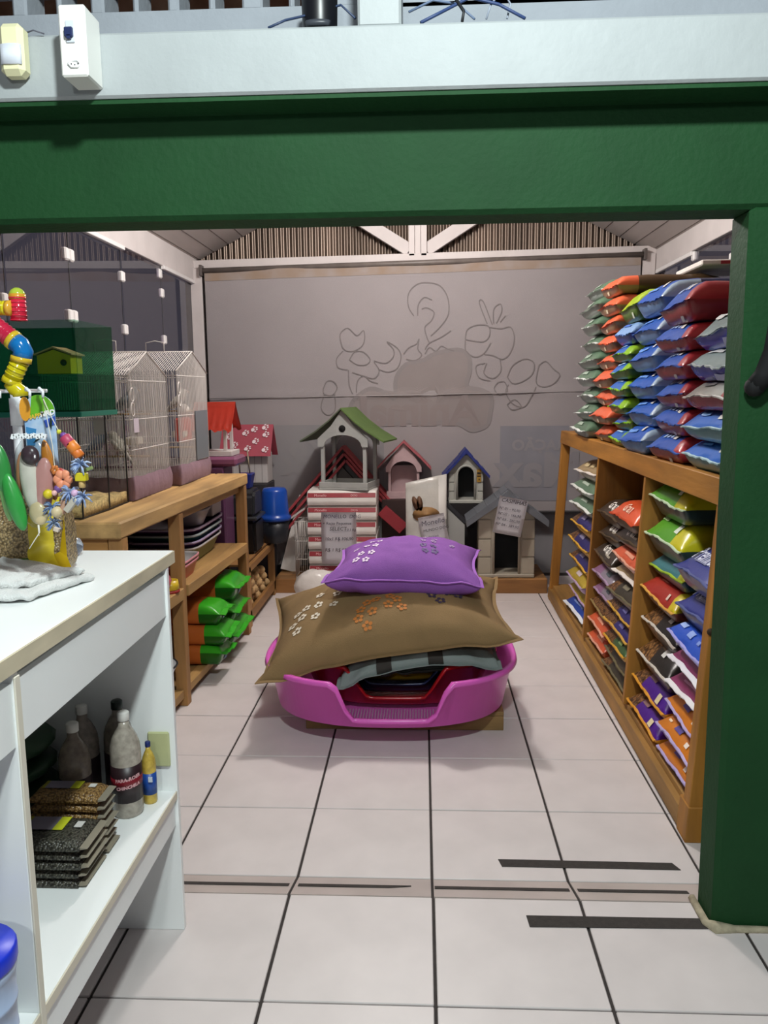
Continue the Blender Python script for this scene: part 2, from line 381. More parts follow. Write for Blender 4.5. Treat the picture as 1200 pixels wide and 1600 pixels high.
def ribbon(b, pts, wd=0.010, e=0.004, close=False):
    # smooth the drawn line, then lay it on the cloth as a thin flat ribbon
    P = [Vector((p[0], p[1])) for p in pts]; out = []; n = len(P)
    for i in range(n - (0 if close else 1)):
        p0 = P[(i - 1) % n] if (close or i) else P[0]; p1 = P[i]; p2 = P[(i + 1) % n]; p3 = P[(i + 2) % n] if (close or i + 2 < n) else p2
        for t in (0, .25, .5, .75): out.append(0.5 * ((2 * p1) + (p2 - p0) * t + (2 * p0 - 5 * p1 + 4 * p2 - p3) * t * t + (3 * p1 - p0 - 3 * p2 + p3) * t ** 3))
    if not close: out.append(P[-1])
    V = []; m = len(out); h = wd / 0.0054 / 2
    for i, p in enumerate(out):
        a = out[i - 1] if (i or close) else p; c = out[(i + 1) % m] if (i < m - 1 or close) else p
        d = (c - a); d = d.normalized() if d.length > 1e-6 else Vector((1, 0)); nrm = Vector((-d.y, d.x)) * h
        V.append((b.bm.verts.new(bp(*(p + nrm), e)), b.bm.verts.new(bp(*(p - nrm), e))))
    for i in range(m if close else m - 1):
        A = V[i]; D = V[(i + 1) % m]; b.bm.faces.new((A[0], D[0], D[1], A[1]))
    return [(p.x, p.y) for p in out]
def blot(b, pts, e):
    c = Vector((sum(p[0] for p in pts) / len(pts), sum(p[1] for p in pts) / len(pts))); rings = []
    for s_ in (1.0, 0.75, 0.5, 0.25): rings.append([b.bm.verts.new(bp(c.x + (p[0] - c.x) * s_, c.y + (p[1] - c.y) * s_, e)) for p in pts])
    n = len(pts)
    for A, D in zip(rings, rings[1:]):
        for k in range(n): b.bm.faces.new((A[k], A[(k + 1) % n], D[(k + 1) % n], D[k]))
    b.bm.faces.new(rings[-1])
M_line = mat('#7d7777', 0.9)
cloud = [(560, 660), (548, 640), (556, 622), (580, 606), (605, 614), (618, 622), (620, 590), (636, 568), (662, 562), (680, 552), (715, 546), (732, 556), (734, 580), (730, 604), (752, 610), (768, 622), (766, 650), (760, 668), (738, 675), (722, 666), (700, 660), (670, 664), (640, 660), (610, 664)]
b = B(); sp = ribbon(b, cloud, 0.035, 0.0045, True); build('printed_cloud_edge', b, mat('#878181', 0.9), ban)
b = B(); blot(b, sp, 0.0035); build('printed_cloud', b, mat('#8b8382', 0.9, 0.05, 3), ban)
lines = {
 'printed_tail': [[(648, 492), (640, 478), (640, 458), (652, 444), (668, 441), (688, 446), (700, 465), (701, 490), (690, 508), (674, 524)],
                  [(654, 492), (655, 475), (664, 464), (676, 468)], [(660, 482), (668, 480), (679, 487), (675, 500), (665, 510), (668, 526), (672, 535)], [(665, 545), (672, 535), (690, 526), (705, 516)], [(665, 552), (672, 542), (682, 548), (690, 540), (700, 545), (710, 548)]],
 'printed_cat': [[(537, 540), (534, 520), (546, 510), (560, 522), (570, 514), (572, 526), (568, 538), (556, 546), (544, 546), (537, 540)], [(538, 546), (528, 558), (530, 572), (545, 576)], [(548, 560), (556, 548), (570, 548), (580, 560), (574, 568), (560, 568), (548, 560)], [(546, 576), (547, 600), (552, 614)], [(552, 580), (570, 586), (586, 590), (594, 578), (586, 564)], [(586, 562), (604, 566), (616, 556), (616, 544), (606, 532), (622, 542), (628, 556), (622, 574), (608, 580), (594, 576)], [(558, 612), (560, 594), (570, 586), (580, 594), (592, 598)]],
 'printed_dog': [[(727, 530), (730, 515), (745, 508), (762, 510), (764, 524), (755, 534), (735, 532), (727, 530)], [(727, 532), (728, 548), (742, 558), (756, 552), (766, 536)], [(764, 512), (782, 514), (796, 512), (802, 530), (796, 552), (784, 562), (770, 556), (756, 554)], [(780, 560), (782, 580), (770, 592), (756, 584), (760, 568)], [(758, 568), (744, 572), (748, 590), (766, 596)], [(760, 506), (748, 474), (754, 472), (768, 508)], [(770, 506), (770, 484), (780, 476), (782, 488), (774, 506)], [(780, 504), (788, 494)]],
 'printed_pups': [[(792, 590), (800, 572), (818, 562), (832, 568), (830, 586), (814, 598), (800, 600), (792, 590)], [(840, 572), (850, 566), (862, 578), (872, 588), (862, 602), (846, 606), (836, 598), (840, 572)], [(794, 602), (790, 614), (800, 632), (818, 638), (830, 620), (836, 606)], [(778, 598), (772, 608), (780, 618), (792, 612), (788, 598), (778, 598)], [(792, 634), (804, 626), (814, 638), (800, 642), (792, 634)]],
 'printed_bird': [[(506, 606), (512, 594), (522, 594), (528, 604), (520, 616), (508, 614), (506, 606)], [(508, 614), (502, 636), (512, 648), (524, 640), (524, 612)]],
 'printed_feather': [[(632, 552), (640, 542), (652, 536), (656, 528), (654, 544), (660, 554), (650, 562), (636, 560)]]}
for k_, Ls in lines.items():
    b = B()
    for L in Ls: ribbon(b, L, 0.009, 0.005)
    build(k_, b, M_line, ban)
b = B()   # printed panels low on the cloth
def pan(x0, y0, x1, y1, e):
    b.grid(lambda i, j: bp(x0 + (x1 - x0) * i / 24, y0 + (y1 - y0) * j / 12, e), 25, 13)
pan(340, 664, 600, 800, 0.0025); build('printed_panel', b, mat('#8b898b', 0.9, 0.05, 3), ban)
b = B(); pan(782, 668, 888, 790, 0.0025); build('printed_panel', b, mat('#85848b', 0.9, 0.08, 3), ban)
b = B()
def mirr(text, size, cx, cy, bold=0.0, shear=0.0):
    add_flat(b, glyphs(text, size / 0.0054, 3, bold / 0.0054, shear=shear), lambda x, y: bp(cx - x, cy - y, 0.0055))
mirr('Max', 0.42, 842, 742, 0.012); mirr('RA\u00c7\u00c3O', 0.13, 842, 700, 0.004)
build('printed_letters', b, mat('#8c898d', 0.9), ban)
b = B(); mirr('&', 0.42, 462, 722, 0.006); mirr('K', 0.36, 497, 715, 0.004); build('printed_letters', b, mat('#8d8b8c', 0.9), ban)
b = B(); mirr('Animal', 0.36, 655, 645, 0.012); build('printed_letters', b, mat('#897f7e', 0.9), ban)
b = B(); b.tube([(-1.83, 6.945, 1.566), (-0.3, 6.945, 1.577), (1.80, 6.945, 1.600)], 0.004, 4); build('cloth_crease', b, mat('#a8a2a2', 0.9), ban)

# small fixtures on the white beam
pir = thing('motion_sensor', 'cream motion sensor on the white beam at the far left', 'sensor', (-0.98, 2.075, 2.37))
b = B(); b.box(-1.012, -0.952, 2.028, 2.076, 2.370, 2.488, 0.012); build('housing', b, mat('#ddd9b0', 0.5), pir)
b = B(); b.lathe([(0.026, -0.022), (0.026, 0.022)], (-0.981, 2.030, 2.415), 12, sy=0.35); build('lens', b, mat('#d9dde6', 0.3), pir)
b = B(); b.tube([(-0.962, 2.07, 2.478), (-0.94, 2.068, 2.483), (-0.915, 2.072, 2.476)], 0.0018, 5); build('wire', b, mat('#50505a', 0.5), pir)
box_ = thing('switch_box', 'tall white breaker box with a socket on the white beam', 'switch box', (-0.81, 2.07, 2.34))
b = B(); b.box(-0.842, -0.778, 1.985, 2.076, 2.345, 2.502, 0.004); build('housing', b, mat('#e8e8e2', 0.4), box_)
b = B(); b.box(-0.824, -0.804, 1.981, 1.987, 2.418, 2.466, 0.001); build('breaker', b, mat('#c6ccd4', 0.4), box_)
b = B(); b.box(-0.826, -0.806, 1.974, 1.983, 2.428, 2.450, 0.002); b.box(-0.820, -0.811, 1.974, 1.983, 2.424, 2.432); build('toggle', b, mat('#1f2a52', 0.4), box_)
so = B(); so.lathe([(0.017, 0), (0.017, 0.005), (0.012, 0.005), (0.012, 0.002)], (-0.808, 1.986, 2.372), 6, sy=0.6, rot=Matrix.Rotation(R(90), 3, 'X')); so_o = build('socket', so, mat('#f0f0ee', 0.4), box_)
b = B()
for dx in (-0.008, 0, 0.008): b.lathe([(0.0016, 0), (0.0016, 0.002)], (-0.808 + dx, 1.985, 2.372 - (0.002 if dx == 0 else 0)), 6, rot=Matrix.Rotation(R(90), 3, 'X'))
build('socket_hole', b, mat('#202020', 0.6), so_o)
bl = thing('black_lamp', 'black round spotlight standing on the white beam left of the white post', 'lamp', (-0.255, 2.19, 2.476))
b = B(); b.box(-0.298, -0.212, 2.14, 2.26, 2.476, 2.492, 0.004); build('base', b, mat('#0c0d10', 0.5), bl)
b = B(); b.lathe([(0.040, 0), (0.044, 0.02), (0.046, 0.10), (0.044, 0.12)], (-0.255, 2.19, 2.49), 18); build('lamp_head', b, mat('#121318', 0.35), bl)
b = B(); b.lathe([(0.030, 0), (0.032, 0.012)], (-0.255, 2.147, 2.505), 12, sy=0.4); build('lamp_ring', b, mat('#3a3d44', 0.4), bl)
def cable(label, pts, r, hx):
    pts = [(x, 2.095 + (y - 2.16) * 0.7, z + max(0.0, (y - 2.16)) * 0.35 + 0.004) for x, y, z in pts]
    b = B(); b.tube(pts, r, 6); build('cable', b, mat(hx, 0.5), None, label, 'cable', 'loose cables on the white beam')
cable('thin dark blue cable lying on the beam left of the black lamp', [(-0.37, 2.16, 2.479), (-0.33, 2.18, 2.494), (-0.28, 2.275, 2.500), (-0.2, 2.28, 2.52), (-0.162, 2.24, 2.49)], 0.003, '#2b3a58')
cable('thick blue cable arching over the beam right of the white post', [(0.00, 2.16, 2.480), (0.05, 2.2, 2.50), (0.12, 2.23, 2.53), (0.19, 2.22, 2.512), (0.25, 2.18, 2.481)], 0.0042, '#2c3f6a')
cable('grey blue cable crossing the thick blue one on the beam', [(-0.03, 2.25, 2.50), (0.03, 2.26, 2.525), (0.09, 2.25, 2.515), (0.13, 2.2, 2.482)], 0.003, '#5b6b86')
cable('short black cable end sticking up from the beam', [(0.10, 2.19, 2.478), (0.104, 2.2, 2.50), (0.07, 2.22, 2.55)], 0.004, '#17181c')
cable('pale grey cable loop on the beam at the right', [(0.16, 2.23, 2.479), (0.17, 2.23, 2.51), (0.20, 2.25, 2.545), (0.22, 2.25, 2.51), (0.21, 2.22, 2.48)], 0.0026, '#8e96a4')
hk = thing('wall_phone', 'black object hanging on the green pillar at the right edge', 'holder', (0.90, 2.16, 1.6))
b = B(); b.tube([(0.865, 2.165, 1.612), (0.885, 2.158, 1.64), (0.905, 2.15, 1.70), (0.92, 2.15, 1.80)], [0.026, 0.028, 0.030, 0.032], 10); b.ball((0.863, 2.165, 1.61), 0.026, 10, 6); build('body', b, mat('#08090b', 0.8), hk)
b = B(); b.tube([(0.92, 2.15, 1.79), (0.922, 2.17, 1.83), (0.922, 2.19, 1.85)], 0.008, 6); build('hook', b, mat('#1a1a1c', 0.4), hk)

# ------------------------------------------------------------ right shelf unit, leaning back a little
PINE = '#a06d2a'; PINE_D = '#8a5a28'
def sxf(y, z): return 0.945 + 0.012 * (y - 2.75) + 0.06 * z          # its front face
def lean(b):
    return b.map(lambda v: Vector((v.x + 0.012 * (v.y - 2.75) + 0.06 * v.z, v.y, v.z)))
shelf = thing('food_shelf', 'long pine shelf unit of three open bays along the right wall, full of food bags', 'shelf', (1.3, 4.4, 0))
X0 = 0.945
def sp(name, x0, x1, y0, y1, z0, z1, m, bev=0.003):
    b = B(); b.box(x0, x1, y0, y1, z0, z1, bev); lean(b); return build(name, b, m, shelf)
WY = wood(PINE, 'y'); WZ = wood(PINE, 'z'); WX = wood(PINE, 'x'); WYd = wood('#98713a', 'y', var=0.35); WZd = wood(PINE_D, 'z')
sp('base_rail', X0 - 0.012, X0 + 0.028, 2.83, 6.20, 0.012, 0.092, WYd)
sp('bottom_board', X0 + 0.012, X0 + 0.62, 2.78, 6.18, 0.088, 0.118, WYd)
sp('top_rail', X0 - 0.012, X0 + 0.03, 2.68, 6.20, 1.212, 1.305, WY)
for k in range(4): sp('top_board', X0 + 0.032 + 0.158 * k, X0 + 0.186 + 0.158 * k, 2.68, 6.20, 1.272, 1.302, WY)
sp('post', X0 - 0.008, X0 + 0.055, 6.13, 6.19, 0.0, 1.215, WZ)
sp('post', X0 - 0.008, X0 + 0.055, 2.735, 2.80, 0.11, 1.215, WZ)
sp('foot_block', X0 - 0.012, X0 + 0.06, 2.728, 2.83, 0.0, 0.135, WZ)
for y in (4.80, 3.74): sp('divider', X0 - 0.004, X0 + 0.60, y, y + 0.035, 0.115, 1.215, WZ)
for y in (2.78, 6.12): sp('back_post', X0 + 0.56, X0 + 0.62, y, y + 0.06, 0.0, 1.275, WZd)
sp('back_board', X0 + 0.605, X0 + 0.62, 2.84, 6.12, 0.60, 1.27, WZd)
sp('back_board', X0 + 0.605, X0 + 0.62, 2.84, 6.12, 0.118, 0.595, WZd)
b = B(); b.lathe([(0.013, 0), (0.013, 0.006), (0.005, 0.010)], (X0 - 0.002 + 0.06 * 0.75, 2.735, 0.78), 8, rot=Matrix.Rotation(R(90), 3, 'X')); build('knot', b, mat('#3a2412', 0.7), shelf)

# ------------------------------------------------------------ food bags (local: x into the shelf, y across, z up; the sewn end faces the aisle)
class Bag:
    def __init__(s, L, W, Tk, seed, zs=0.47, xt=None, xl=None, wr=1.0, plump=0.0):
        s.L, s.W, s.T, s.seed = L, W, Tk, seed; s.z0 = zs * Tk; s.xt = xt or 0.62 * Tk; s.xl = xl or 0.20 * Tk; s.wr = wr; s.pl = plump
    def half(s, x):
        a = sm(x / 0.05); e = sm((s.L - x) / 0.06)
        return s.W / 2 * (0.985 - 0.07 * a * (1 - 0.55 * sm((x - 0.05) / 0.35)) - 0.02 * (1 - e)) + 0.004 * mnoise.noise(Vector((x * 9, s.seed * 3.1, 0)))
    def nz(s, x, y, k): return s.wr * (0.007 * mnoise.noise(Vector((x * 8 + s.seed * 7.3, y * 9, k))) + 0.004 * mnoise.noise(Vector((x * 23, y * 21 + s.seed * 2.7, k + 5))))
    def seam(s, u): return s.z0 + 0.006 * s.wr * math.sin(2.2 * u + s.seed * 1.7) + 0.0025 * s.wr * math.sin(7.5 * u + s.seed * 4.0)
    def surf(s, u, x, top):
        au = abs(u); prof = (1 - au ** 9) ** 0.5 if au < 1 else 0.0
        e = sm((s.L - x) / 0.07); zs = s.seam(u); y = s.half(x) * u
        if top:
            t = min(1, x / s.xt); rise = (1 - (1 - t) ** 1.7)
            z = zs + (s.T * (1 + s.pl * (1 - au ** 2) * sm(x / 0.25)) - zs) * rise * prof * (0.3 + 0.7 * e)
            z += s.nz(x, y, 0) * min(1, x / 0.03) * prof
        else:
            t = min(1, x / s.xl); rise = (1 - (1 - t) ** 1.5)
            z = zs * (1 - rise * prof * (0.4 + 0.6 * e)) + 0.25 * s.nz(x, y, 9) * prof * (1 - sm(x / 0.1))
            z = max(z, 0.0)
        return Vector((x, -y, z))
BX = [0.0, 0.012, 0.03, 0.055, 0.085, 0.125, 0.18, 0.27, 0.38, 0.48, 0.56, 0.60]
BU = [-1.0, -0.985, -0.94, -0.84, -0.66, -0.42, -0.15, 0.15, 0.42, 0.66, 0.84, 0.94, 0.985, 1.0]
PROTO = {}
def white_print(bag, text, size, s0, u0, hx, parent, bold=0.0, name='print', shear=0.0, low=False):
    """letters laid on the sloping end of a bag"""
    b = B(); g = glyphs(text, size, 2, bold, shear=shear)
    def fn(tx, ty):
        u = max(-0.97, min(0.97, u0 + tx / (bag.W / 2))); s_ = max(0.02, s0 + ty / (bag.T * 0.75)); x = s_ * (bag.xl if low else bag.xt)
        p = bag.surf(u, x, not low); return p + Vector((-0.0035, 0, 0.003 if not low else -0.002))
    add_flat(b, g, fn); return build(name, b, mat(hx, 0.5), parent, normals=False)
def patch(bag, u0, u1, s0, s1, hx, parent, name='print', low=False, m=None):
    b = B()
    def fn(i, j):
        u = u0 + (u1 - u0) * i / 5; s_ = s0 + (s1 - s0) * j / 3; p = bag.surf(u, s_ * (bag.xl if low else bag.xt), not low); return p + Vector((-0.003, 0, 0.0028 if not low else -0.002))
    b.grid(fn, 6, 4); return build(name, b, m or mat(hx, 0.45), parent, normals=False)
def make_bag(kind, W, Tk, seed, spec):
    """spec: top, low, body, seal colours; acc=(u0,u1,colour) accent on the end; window = kibble side; prints = list of functions"""
    key = (kind, round(W, 2), round(Tk, 3), seed)
    if key in PROTO: return copy_tree(PROTO[key])
    bag = Bag(0.60, W, Tk, seed, spec.get('zs', 0.47), wr=spec.get('wr', 1.0), plump=spec.get('plump', 0.04), xt=spec.get('xt', 0.62) * Tk)
    rt = thing('food_bag', 'bag', 'bag', (0, 0, 0))
    rough = spec.get('rough', 0.30)
    ms = [mat(spec['top'], rough, 0.06, 14, 0.10, 26), mat(spec['low'], rough, 0.08, 14, 0.10, 26), mat(spec['body'], rough, 0.08, 10, 0.10, 22)]
    acc = spec.get('acc'); win = spec.get('window')
    ms.append(mat(acc[2], rough, 0.05, 14, 0.1, 26) if acc else ms[0]); ms.append(kibble(*(win[2:] if win else ())) if win else ms[0])
    b = B(); nu = len(BU)
    for top in (True, False):
        def mif(i, j, top=top):
            x = BX[i]; u = (BU[j] + BU[j + 1]) / 2
            if x > bag.xt * 1.35: return 2
            if win and win[0] < u < win[1]: return 4
            if top: return 3 if (acc and acc[0] < u < acc[1]) else 0
            return 1 if x < 0.2 else 2
        b.grid(lambda i, j, top=top: bag.surf(BU[j], BX[i], top), len(BX), nu, mif=mif)
    bmesh.ops.remove_doubles(b.bm, verts=b.bm.verts, dist=0.0004)
    build('bag_body', b, ms, rt)
    sl = B(); n = 15; dx = spec.get('seal_w', 0.011)
    for h in (0.0018, -0.0018):
        sl.grid(lambda i, j, h=h: (0.004 - dx * j - 0.003 * (1 + math.sin(i * 2.6 + seed)) * j * 0.5, -bag.half(0) * (-1 + 2 * i / (n - 1)) * 1.0, bag.seam(-1 + 2 * i / (n - 1)) + h - 0.004 * j + 0.0018 * math.sin(i * 3.1 + seed) * j), n, 2)
    bmesh.ops.holes_fill(sl.bm, edges=sl.bm.edges)
    build('seal', sl, mat(spec['seal'], 0.35), rt)
    for f in spec.get('prints', ()): f(bag, rt)
    PROTO[key] = rt
    return rt
def sticker(u, s_, low=True, hx='#d8d8d2'): return lambda bag, rt: patch(bag, u - 0.09, u + 0.09, s_, s_ + 0.35, hx, rt, 'price_sticker', low)
def word(t, size, s_, u, hx, **k): return lambda bag, rt: white_print(bag, t, size, s_, u, hx, rt, **k)
def block(u0, u1, s0, s1, hx, low=False): return lambda bag, rt: patch(bag, u0, u1, s0, s1, hx, rt, 'print', low)
K = {  # many body colours are darkened, holding the shading of the bag sides
 'green_silver': dict(top='#56705a', low='#8b948e', body='#1e4a22', seal='#e4e8e4', seal_w=0.02, prints=[block(-0.5, 0.1, 0.25, 0.5, '#9fb0a0')]),
 'orange_tan': dict(top='#d4623f', low='#8f7352', body='#4d3a26', seal='#c7512f', prints=[sticker(-0.1, 0.3, True, '#d9cdb0')]),
 'lime_blue': dict(top='#2f66b8', low='#4a6a24', body='#1c3010', seal='#8fc42c', acc=(0.45, 1, '#86b424'), prints=[block(-0.6, 0.2, 0.5, 0.65, '#9fc3e6')]),
 'lime': dict(top='#9cb82a', low='#4d6b22', body='#41611c', seal='#b9cc5a', prints=[sticker(0.45, 0.3, True, '#c9cfb8')]),
 'navy_pale': dict(top='#7ea3d2', low='#31479c', body='#10226e', seal='#5f84c0', prints=[block(-0.5, 0.3, 0.4, 0.6, '#3f6cc0')]),
 'blue': dict(top='#1f58b4', low='#5d80a8', body='#0d1c4c', seal='#2657a6', acc=(0.75, 1, '#9fb8cc'), prints=[sticker(0.45, 0.45, False), block(-0.6, 0.1, 0.35, 0.5, '#5d92dc')]),
 'blue_red': dict(top='#1f54b4', low='#8b2f33', body='#561417', seal='#3a5fae', acc=(0.55, 1, '#a8323a'), prints=[sticker(0.3, 0.45, False), block(-0.5, -0.35, 0.5, 0.8, '#a9c6ee'), block(-0.25, -0.1, 0.5, 0.8, '#a9c6ee'), block(0.0, 0.12, 0.5, 0.8, '#a9c6ee'), sticker(0.4, 0.5, True, '#9d9a98')]),
 'blue_teal': dict(top='#2060b8', low='#5b8c90', body='#2c6a70', seal='#bfd8dc', acc=(0.62, 1, '#84b8b0'), prints=[sticker(0.42, 0.3, False), block(-0.5, -0.1, 0.45, 0.6, '#5d9ade')]),
 'silver_blue': dict(top='#8fa5a6', low='#22339a', body='#1b2a86', seal='#c9d6d6', rough=0.25, wr=1.5, prints=[block(0.2, 0.75, 0.35, 0.95, '#8d93b4', True), block(-0.55, 0.2, 0.5, 0.75, '#d3dcdc')]),
 'silver_red': dict(top='#9a9a94', low='#862a35', body='#6a1c26', seal='#d6d2cc', rough=0.25, acc=(0.6, 1, '#a05a5c'), prints=[block(-0.4, 0.1, 0.4, 0.6, '#3a3434')]),
 'beige': dict(top='#9c8762', low='#b9b0a4', body='#4c3f2c', seal='#ece6de', seal_w=0.024, prints=[block(-0.5, -0.1, 0.3, 0.6, '#cbb98c'), block(0.1, 0.4, 0.3, 0.6, '#cbb98c')]),
 'green_white': dict(top='#5b775f', low='#9aa39a', body='#1f3d24', seal='#e2e6e0', seal_w=0.02, prints=[block(-0.3, 0.3, 0.3, 0.5, '#a9b8a8')]),
 'navy_yellow': dict(top='#2a2566', low='#c79a2e', body='#141350', seal='#d8a838', window=(-1, -0.45), prints=[block(-0.2, 0.2, 0.3, 0.6, '#8a86a8')]),
 'gold_lilac': dict(top='#b29a34', low='#a48ab0', body='#6d5426', seal='#b8a0c4', prints=[block(-0.2, 0.3, 0.35, 0.7, '#cdbec0')]),
 'white_blue': dict(top='#26459c', low='#c4c8cc', body='#1c2a5e', seal='#e6eaee', seal_w=0.024, prints=[block(-0.5, 0.4, 0.4, 0.55, '#7f96cc')]),
 'gran_dark': dict(top='#3c332b', low='#4a3b2c', body='#382b1f', seal='#5a4a38', prints=[word('Gran', 0.075, 0.52, 0.0, '#e6e2da', bold=0.002), block(0.1, 0.6, 0.18, 0.28, '#a09888')]),
 'gran_orange': dict(top='#d5552e', low='#4e3d2c', body='#9c7e4e', seal='#c24a28', prints=[word('Gran', 0.075, 0.5, 0.05, '#f0d6bc', bold=0.001)]),
 'orange': dict(top='#cf5a38', low='#a8482c', body='#8a3a22', seal='#d8a088', prints=[block(-0.2, 0.5, 0.3, 0.5, '#e0997c')]),
 'mauve': dict(top='#8a7f8c', low='#7d5f7c', body='#3d4a4e', seal='#a58aa6', acc=(-1, -0.25, '#8d6488'), prints=[block(0.25, 0.6, 0.25, 0.6, '#4e5a60')]),
 'kibble_clear': dict(top='#6b5030', low='#6b5030', body='#4c3a22', seal='#8a7448', window=(-1, 1)),
 'kibble_black': dict(top='#22201e', low='#332a22', body='#151413', seal='#cfc8bc', window=(-1, -0.15, '#9a6c3c', '#38220f', 55), prints=[sticker(0.25, 0.35, False), block(-0.08, 0.15, 0.55, 0.9, '#6b5540'), block(0.2, 0.4, 0.7, 0.9, '#4e4a48')]),
 'dark_olive': dict(top='#3a352a', low='#4a4433', body='#2c281e', seal='#6a6248', window=(-1, -0.4), prints=[block(-0.1, 0.3, 0.4, 0.7, '#77705c')]),
 'yellow_kibble': dict(top='#2c2768', low='#c68f2c', body='#4a3a22', seal='#c89a3c', window=(-1, -0.25), prints=[block(0.1, 0.4, 0.3, 0.6, '#6a66a0')]),
 'yellow_green': dict(top='#3a5a34', low='#c69428', body='#5a4a24', seal='#cf9c30', window=(-1, -0.2), prints=[block(0.2, 0.5, 0.3, 0.6, '#86a060')]),
 'lime_green': dict(top='#4f9a22', low='#2c3a34', body='#2b5f14', seal='#c6d8b8', acc=(0.5, 1, '#c0b81c'), plump=0.12, prints=[sticker(0.36, 0.3, False, '#d6e0cc'), block(-0.75, -0.4, 0.55, 0.85, '#a8cc88')]),
 'teal': dict(top='#3f7d86', low='#2c4a52', body='#55701c', seal='#a9c63a', acc=(0.6, 1, '#b4b41e'), prints=[block(-0.6, -0.2, 0.6, 0.75, '#7fb0b6')]),
 'red': dict(top='#a0281e', low='#5a2a20', body='#8a8c1c', seal='#d8a24a', acc=(0.55, 1, '#c4b01e'), prints=[block(0.36, 0.46, 0.2, 0.45, '#e0c8b8'), block(-0.5, -0.1, 0.75, 0.85, '#cf7a66')]),
 'navy': dict(top='#2f3a86', low='#454c78', body='#1c2a78', seal='#5a6296', xt=1.0, prints=[word('Premier', 0.072, 0.52, -0.22, '#d8dcf0', bold=0.001), block(0.45, 0.70, 0.28, 0.62, '#a6b0c8'), block(-0.5, 0.1, 0.28, 0.36, '#7a80a4')]),
 'purple_kibble': dict(top='#4a1c86', low='#d08c28', body='#3a1478', seal='#d8962c', window=(-1, -0.45), prints=[sticker(0.5, 0.05, False, '#e0d0a8'), block(-0.35, 0.0, 0.5, 0.9, '#8a6a6c')]),
 'lilac_orange': dict(top='#cf7a24', low='#9a8cc4', body='#8e80b4', seal='#b4a6d4', prints=[block(-0.25, 0.1, 0.4, 0.8, '#5a4a96'), block(0.45, 0.6, 0.25, 0.5, '#efe0d0'), block(-0.7, -0.55, 0.5, 0.65, '#efd6b4')]),
 'magenta': dict(top='#8e3a68', low='#d6d2d6', body='#77707c', seal='#f0eef0', seal_w=0.024, prints=[block(-0.4, 0.6, 0.35, 0.45, '#c088a8')]),
 'blue_lilac': dict(top='#2754c0', low='#8d8ad0', body='#6f74c4', seal='#a8a4e0', prints=[block(-0.75, -0.45, 0.5, 0.85, '#9fb8f0'), block(-0.15, 0.1, 0.35, 0.75, '#8aa4e4'), block(0.4, 0.55, 0.4, 0.6, '#7f9ae0')]),
}
LOOK = {
 'green_silver': 'green bag with silvery end', 'orange_tan': 'orange and tan food bag', 'lime_blue': 'blue and lime bag', 'lime': 'lime green food bag', 'navy_pale': 'navy bag with pale blue end',
 'blue': 'blue bag with grey-blue lower end', 'blue_red': 'blue and dark red food bag', 'blue_teal': 'blue and teal food bag', 'silver_blue': 'silver topped deep blue bag', 'silver_red': 'silver and dark red food bag',
 'beige': 'beige bag with white end', 'green_white': 'grey-green bag with white end', 'navy_yellow': 'navy bag with yellow edge', 'gold_lilac': 'golden brown bag with lilac edge', 'white_blue': 'white bag with blue stripe',
 'gran_dark': 'dark brown bag with white lettering', 'gran_orange': 'orange ended bag with tan top', 'orange': 'small orange food bag', 'mauve': 'mauve and grey food bag', 'kibble_clear': 'clear bag of brown kibble',
 'kibble_black': 'black bag with kibble window', 'dark_olive': 'dark olive food bag', 'yellow_kibble': 'yellow and navy bag', 'yellow_green': 'yellow and green bag',
 'lime_green': 'plump bright green bag', 'teal': 'teal bag with yellow corner', 'red': 'red bag with yellow corner', 'navy': 'navy bag with white lettering', 'purple_kibble': 'purple bag with yellow edge',
 'lilac_orange': 'orange and lilac food bag', 'magenta': 'magenta bag with white edge', 'blue_lilac': 'blue bag with lilac edge'}
def column(seq, yc, W, z0, where, group, x_off=-0.012, jit=0.02, sag=1.0):
    z = z0; n = len(seq)
    for i, it in enumerate(seq):
        kind, Tk = it[0], it[1]; dx = it[2] if len(it) > 2 else 0.0; dy = it[3] if len(it) > 3 else 0.0; wd = it[4] if len(it) > 4 else W
        r = make_bag(kind, wd, Tk, (i * 7 + len(kind) * 3 + int(yc * 10)) % 3, K[kind])
        same = [j for j in range(n) if seq[j][0] == kind]
        place = 'topmost' if i == n - 1 else ('lowest' if i == 0 else ORD[i] + ' from bottom')
        r['label'] = '%s, %s in %s' % (LOOK[kind], place, where)
        r['group'] = group
        r.location = (sxf(yc, z) + x_off + dx + rnd.uniform(-jit, jit), yc + dy + rnd.uniform(-0.008, 0.008), z)
        r.rotation_euler = (R(rnd.uniform(-0.6, 0.6)), 0, R(rnd.uniform(-1.6, 1.6)))
        z += Tk * 1.0 + 0.001
    return z
ZT = 1.304
g_top = 'food bags stacked on top of the right shelf'
column([('green_silver', 0.108)] * 9, 5.36, 0.50, ZT, 'the top stack nearest the banner', g_top)
column([('orange_tan', 0.103)] * 9, 4.83, 0.40, ZT, 'the second top stack from banner', g_top)
column([('lime_blue', 0.086, 0.02)] * 2 + [('lime_blue', 0.090)] * 4 + [('navy_pale', 0.115), ('lime', 0.155, 0.01)], 4.42, 0.36, ZT, 'the third top stack from banner', g_top)
column([('blue', 0.128)] * 5 + [('blue', 0.150)], 3.97, 0.44, ZT, 'the fourth top stack from banner', g_top)
column([('blue_red', 0.113)] * 5 + [('blue_red', 0.155)], 3.48, 0.42, ZT, 'the fifth top stack from banner', g_top)
column([('blue_teal', 0.112), ('blue_teal', 0.112), ('silver_red', 0.105), ('silver_blue', 0.112), ('silver_blue', 0.130)], 2.98, 0.48, ZT, 'the top stack beside green pillar', g_top)
ZB = 0.119
g_in = 'food bags inside the right shelf'
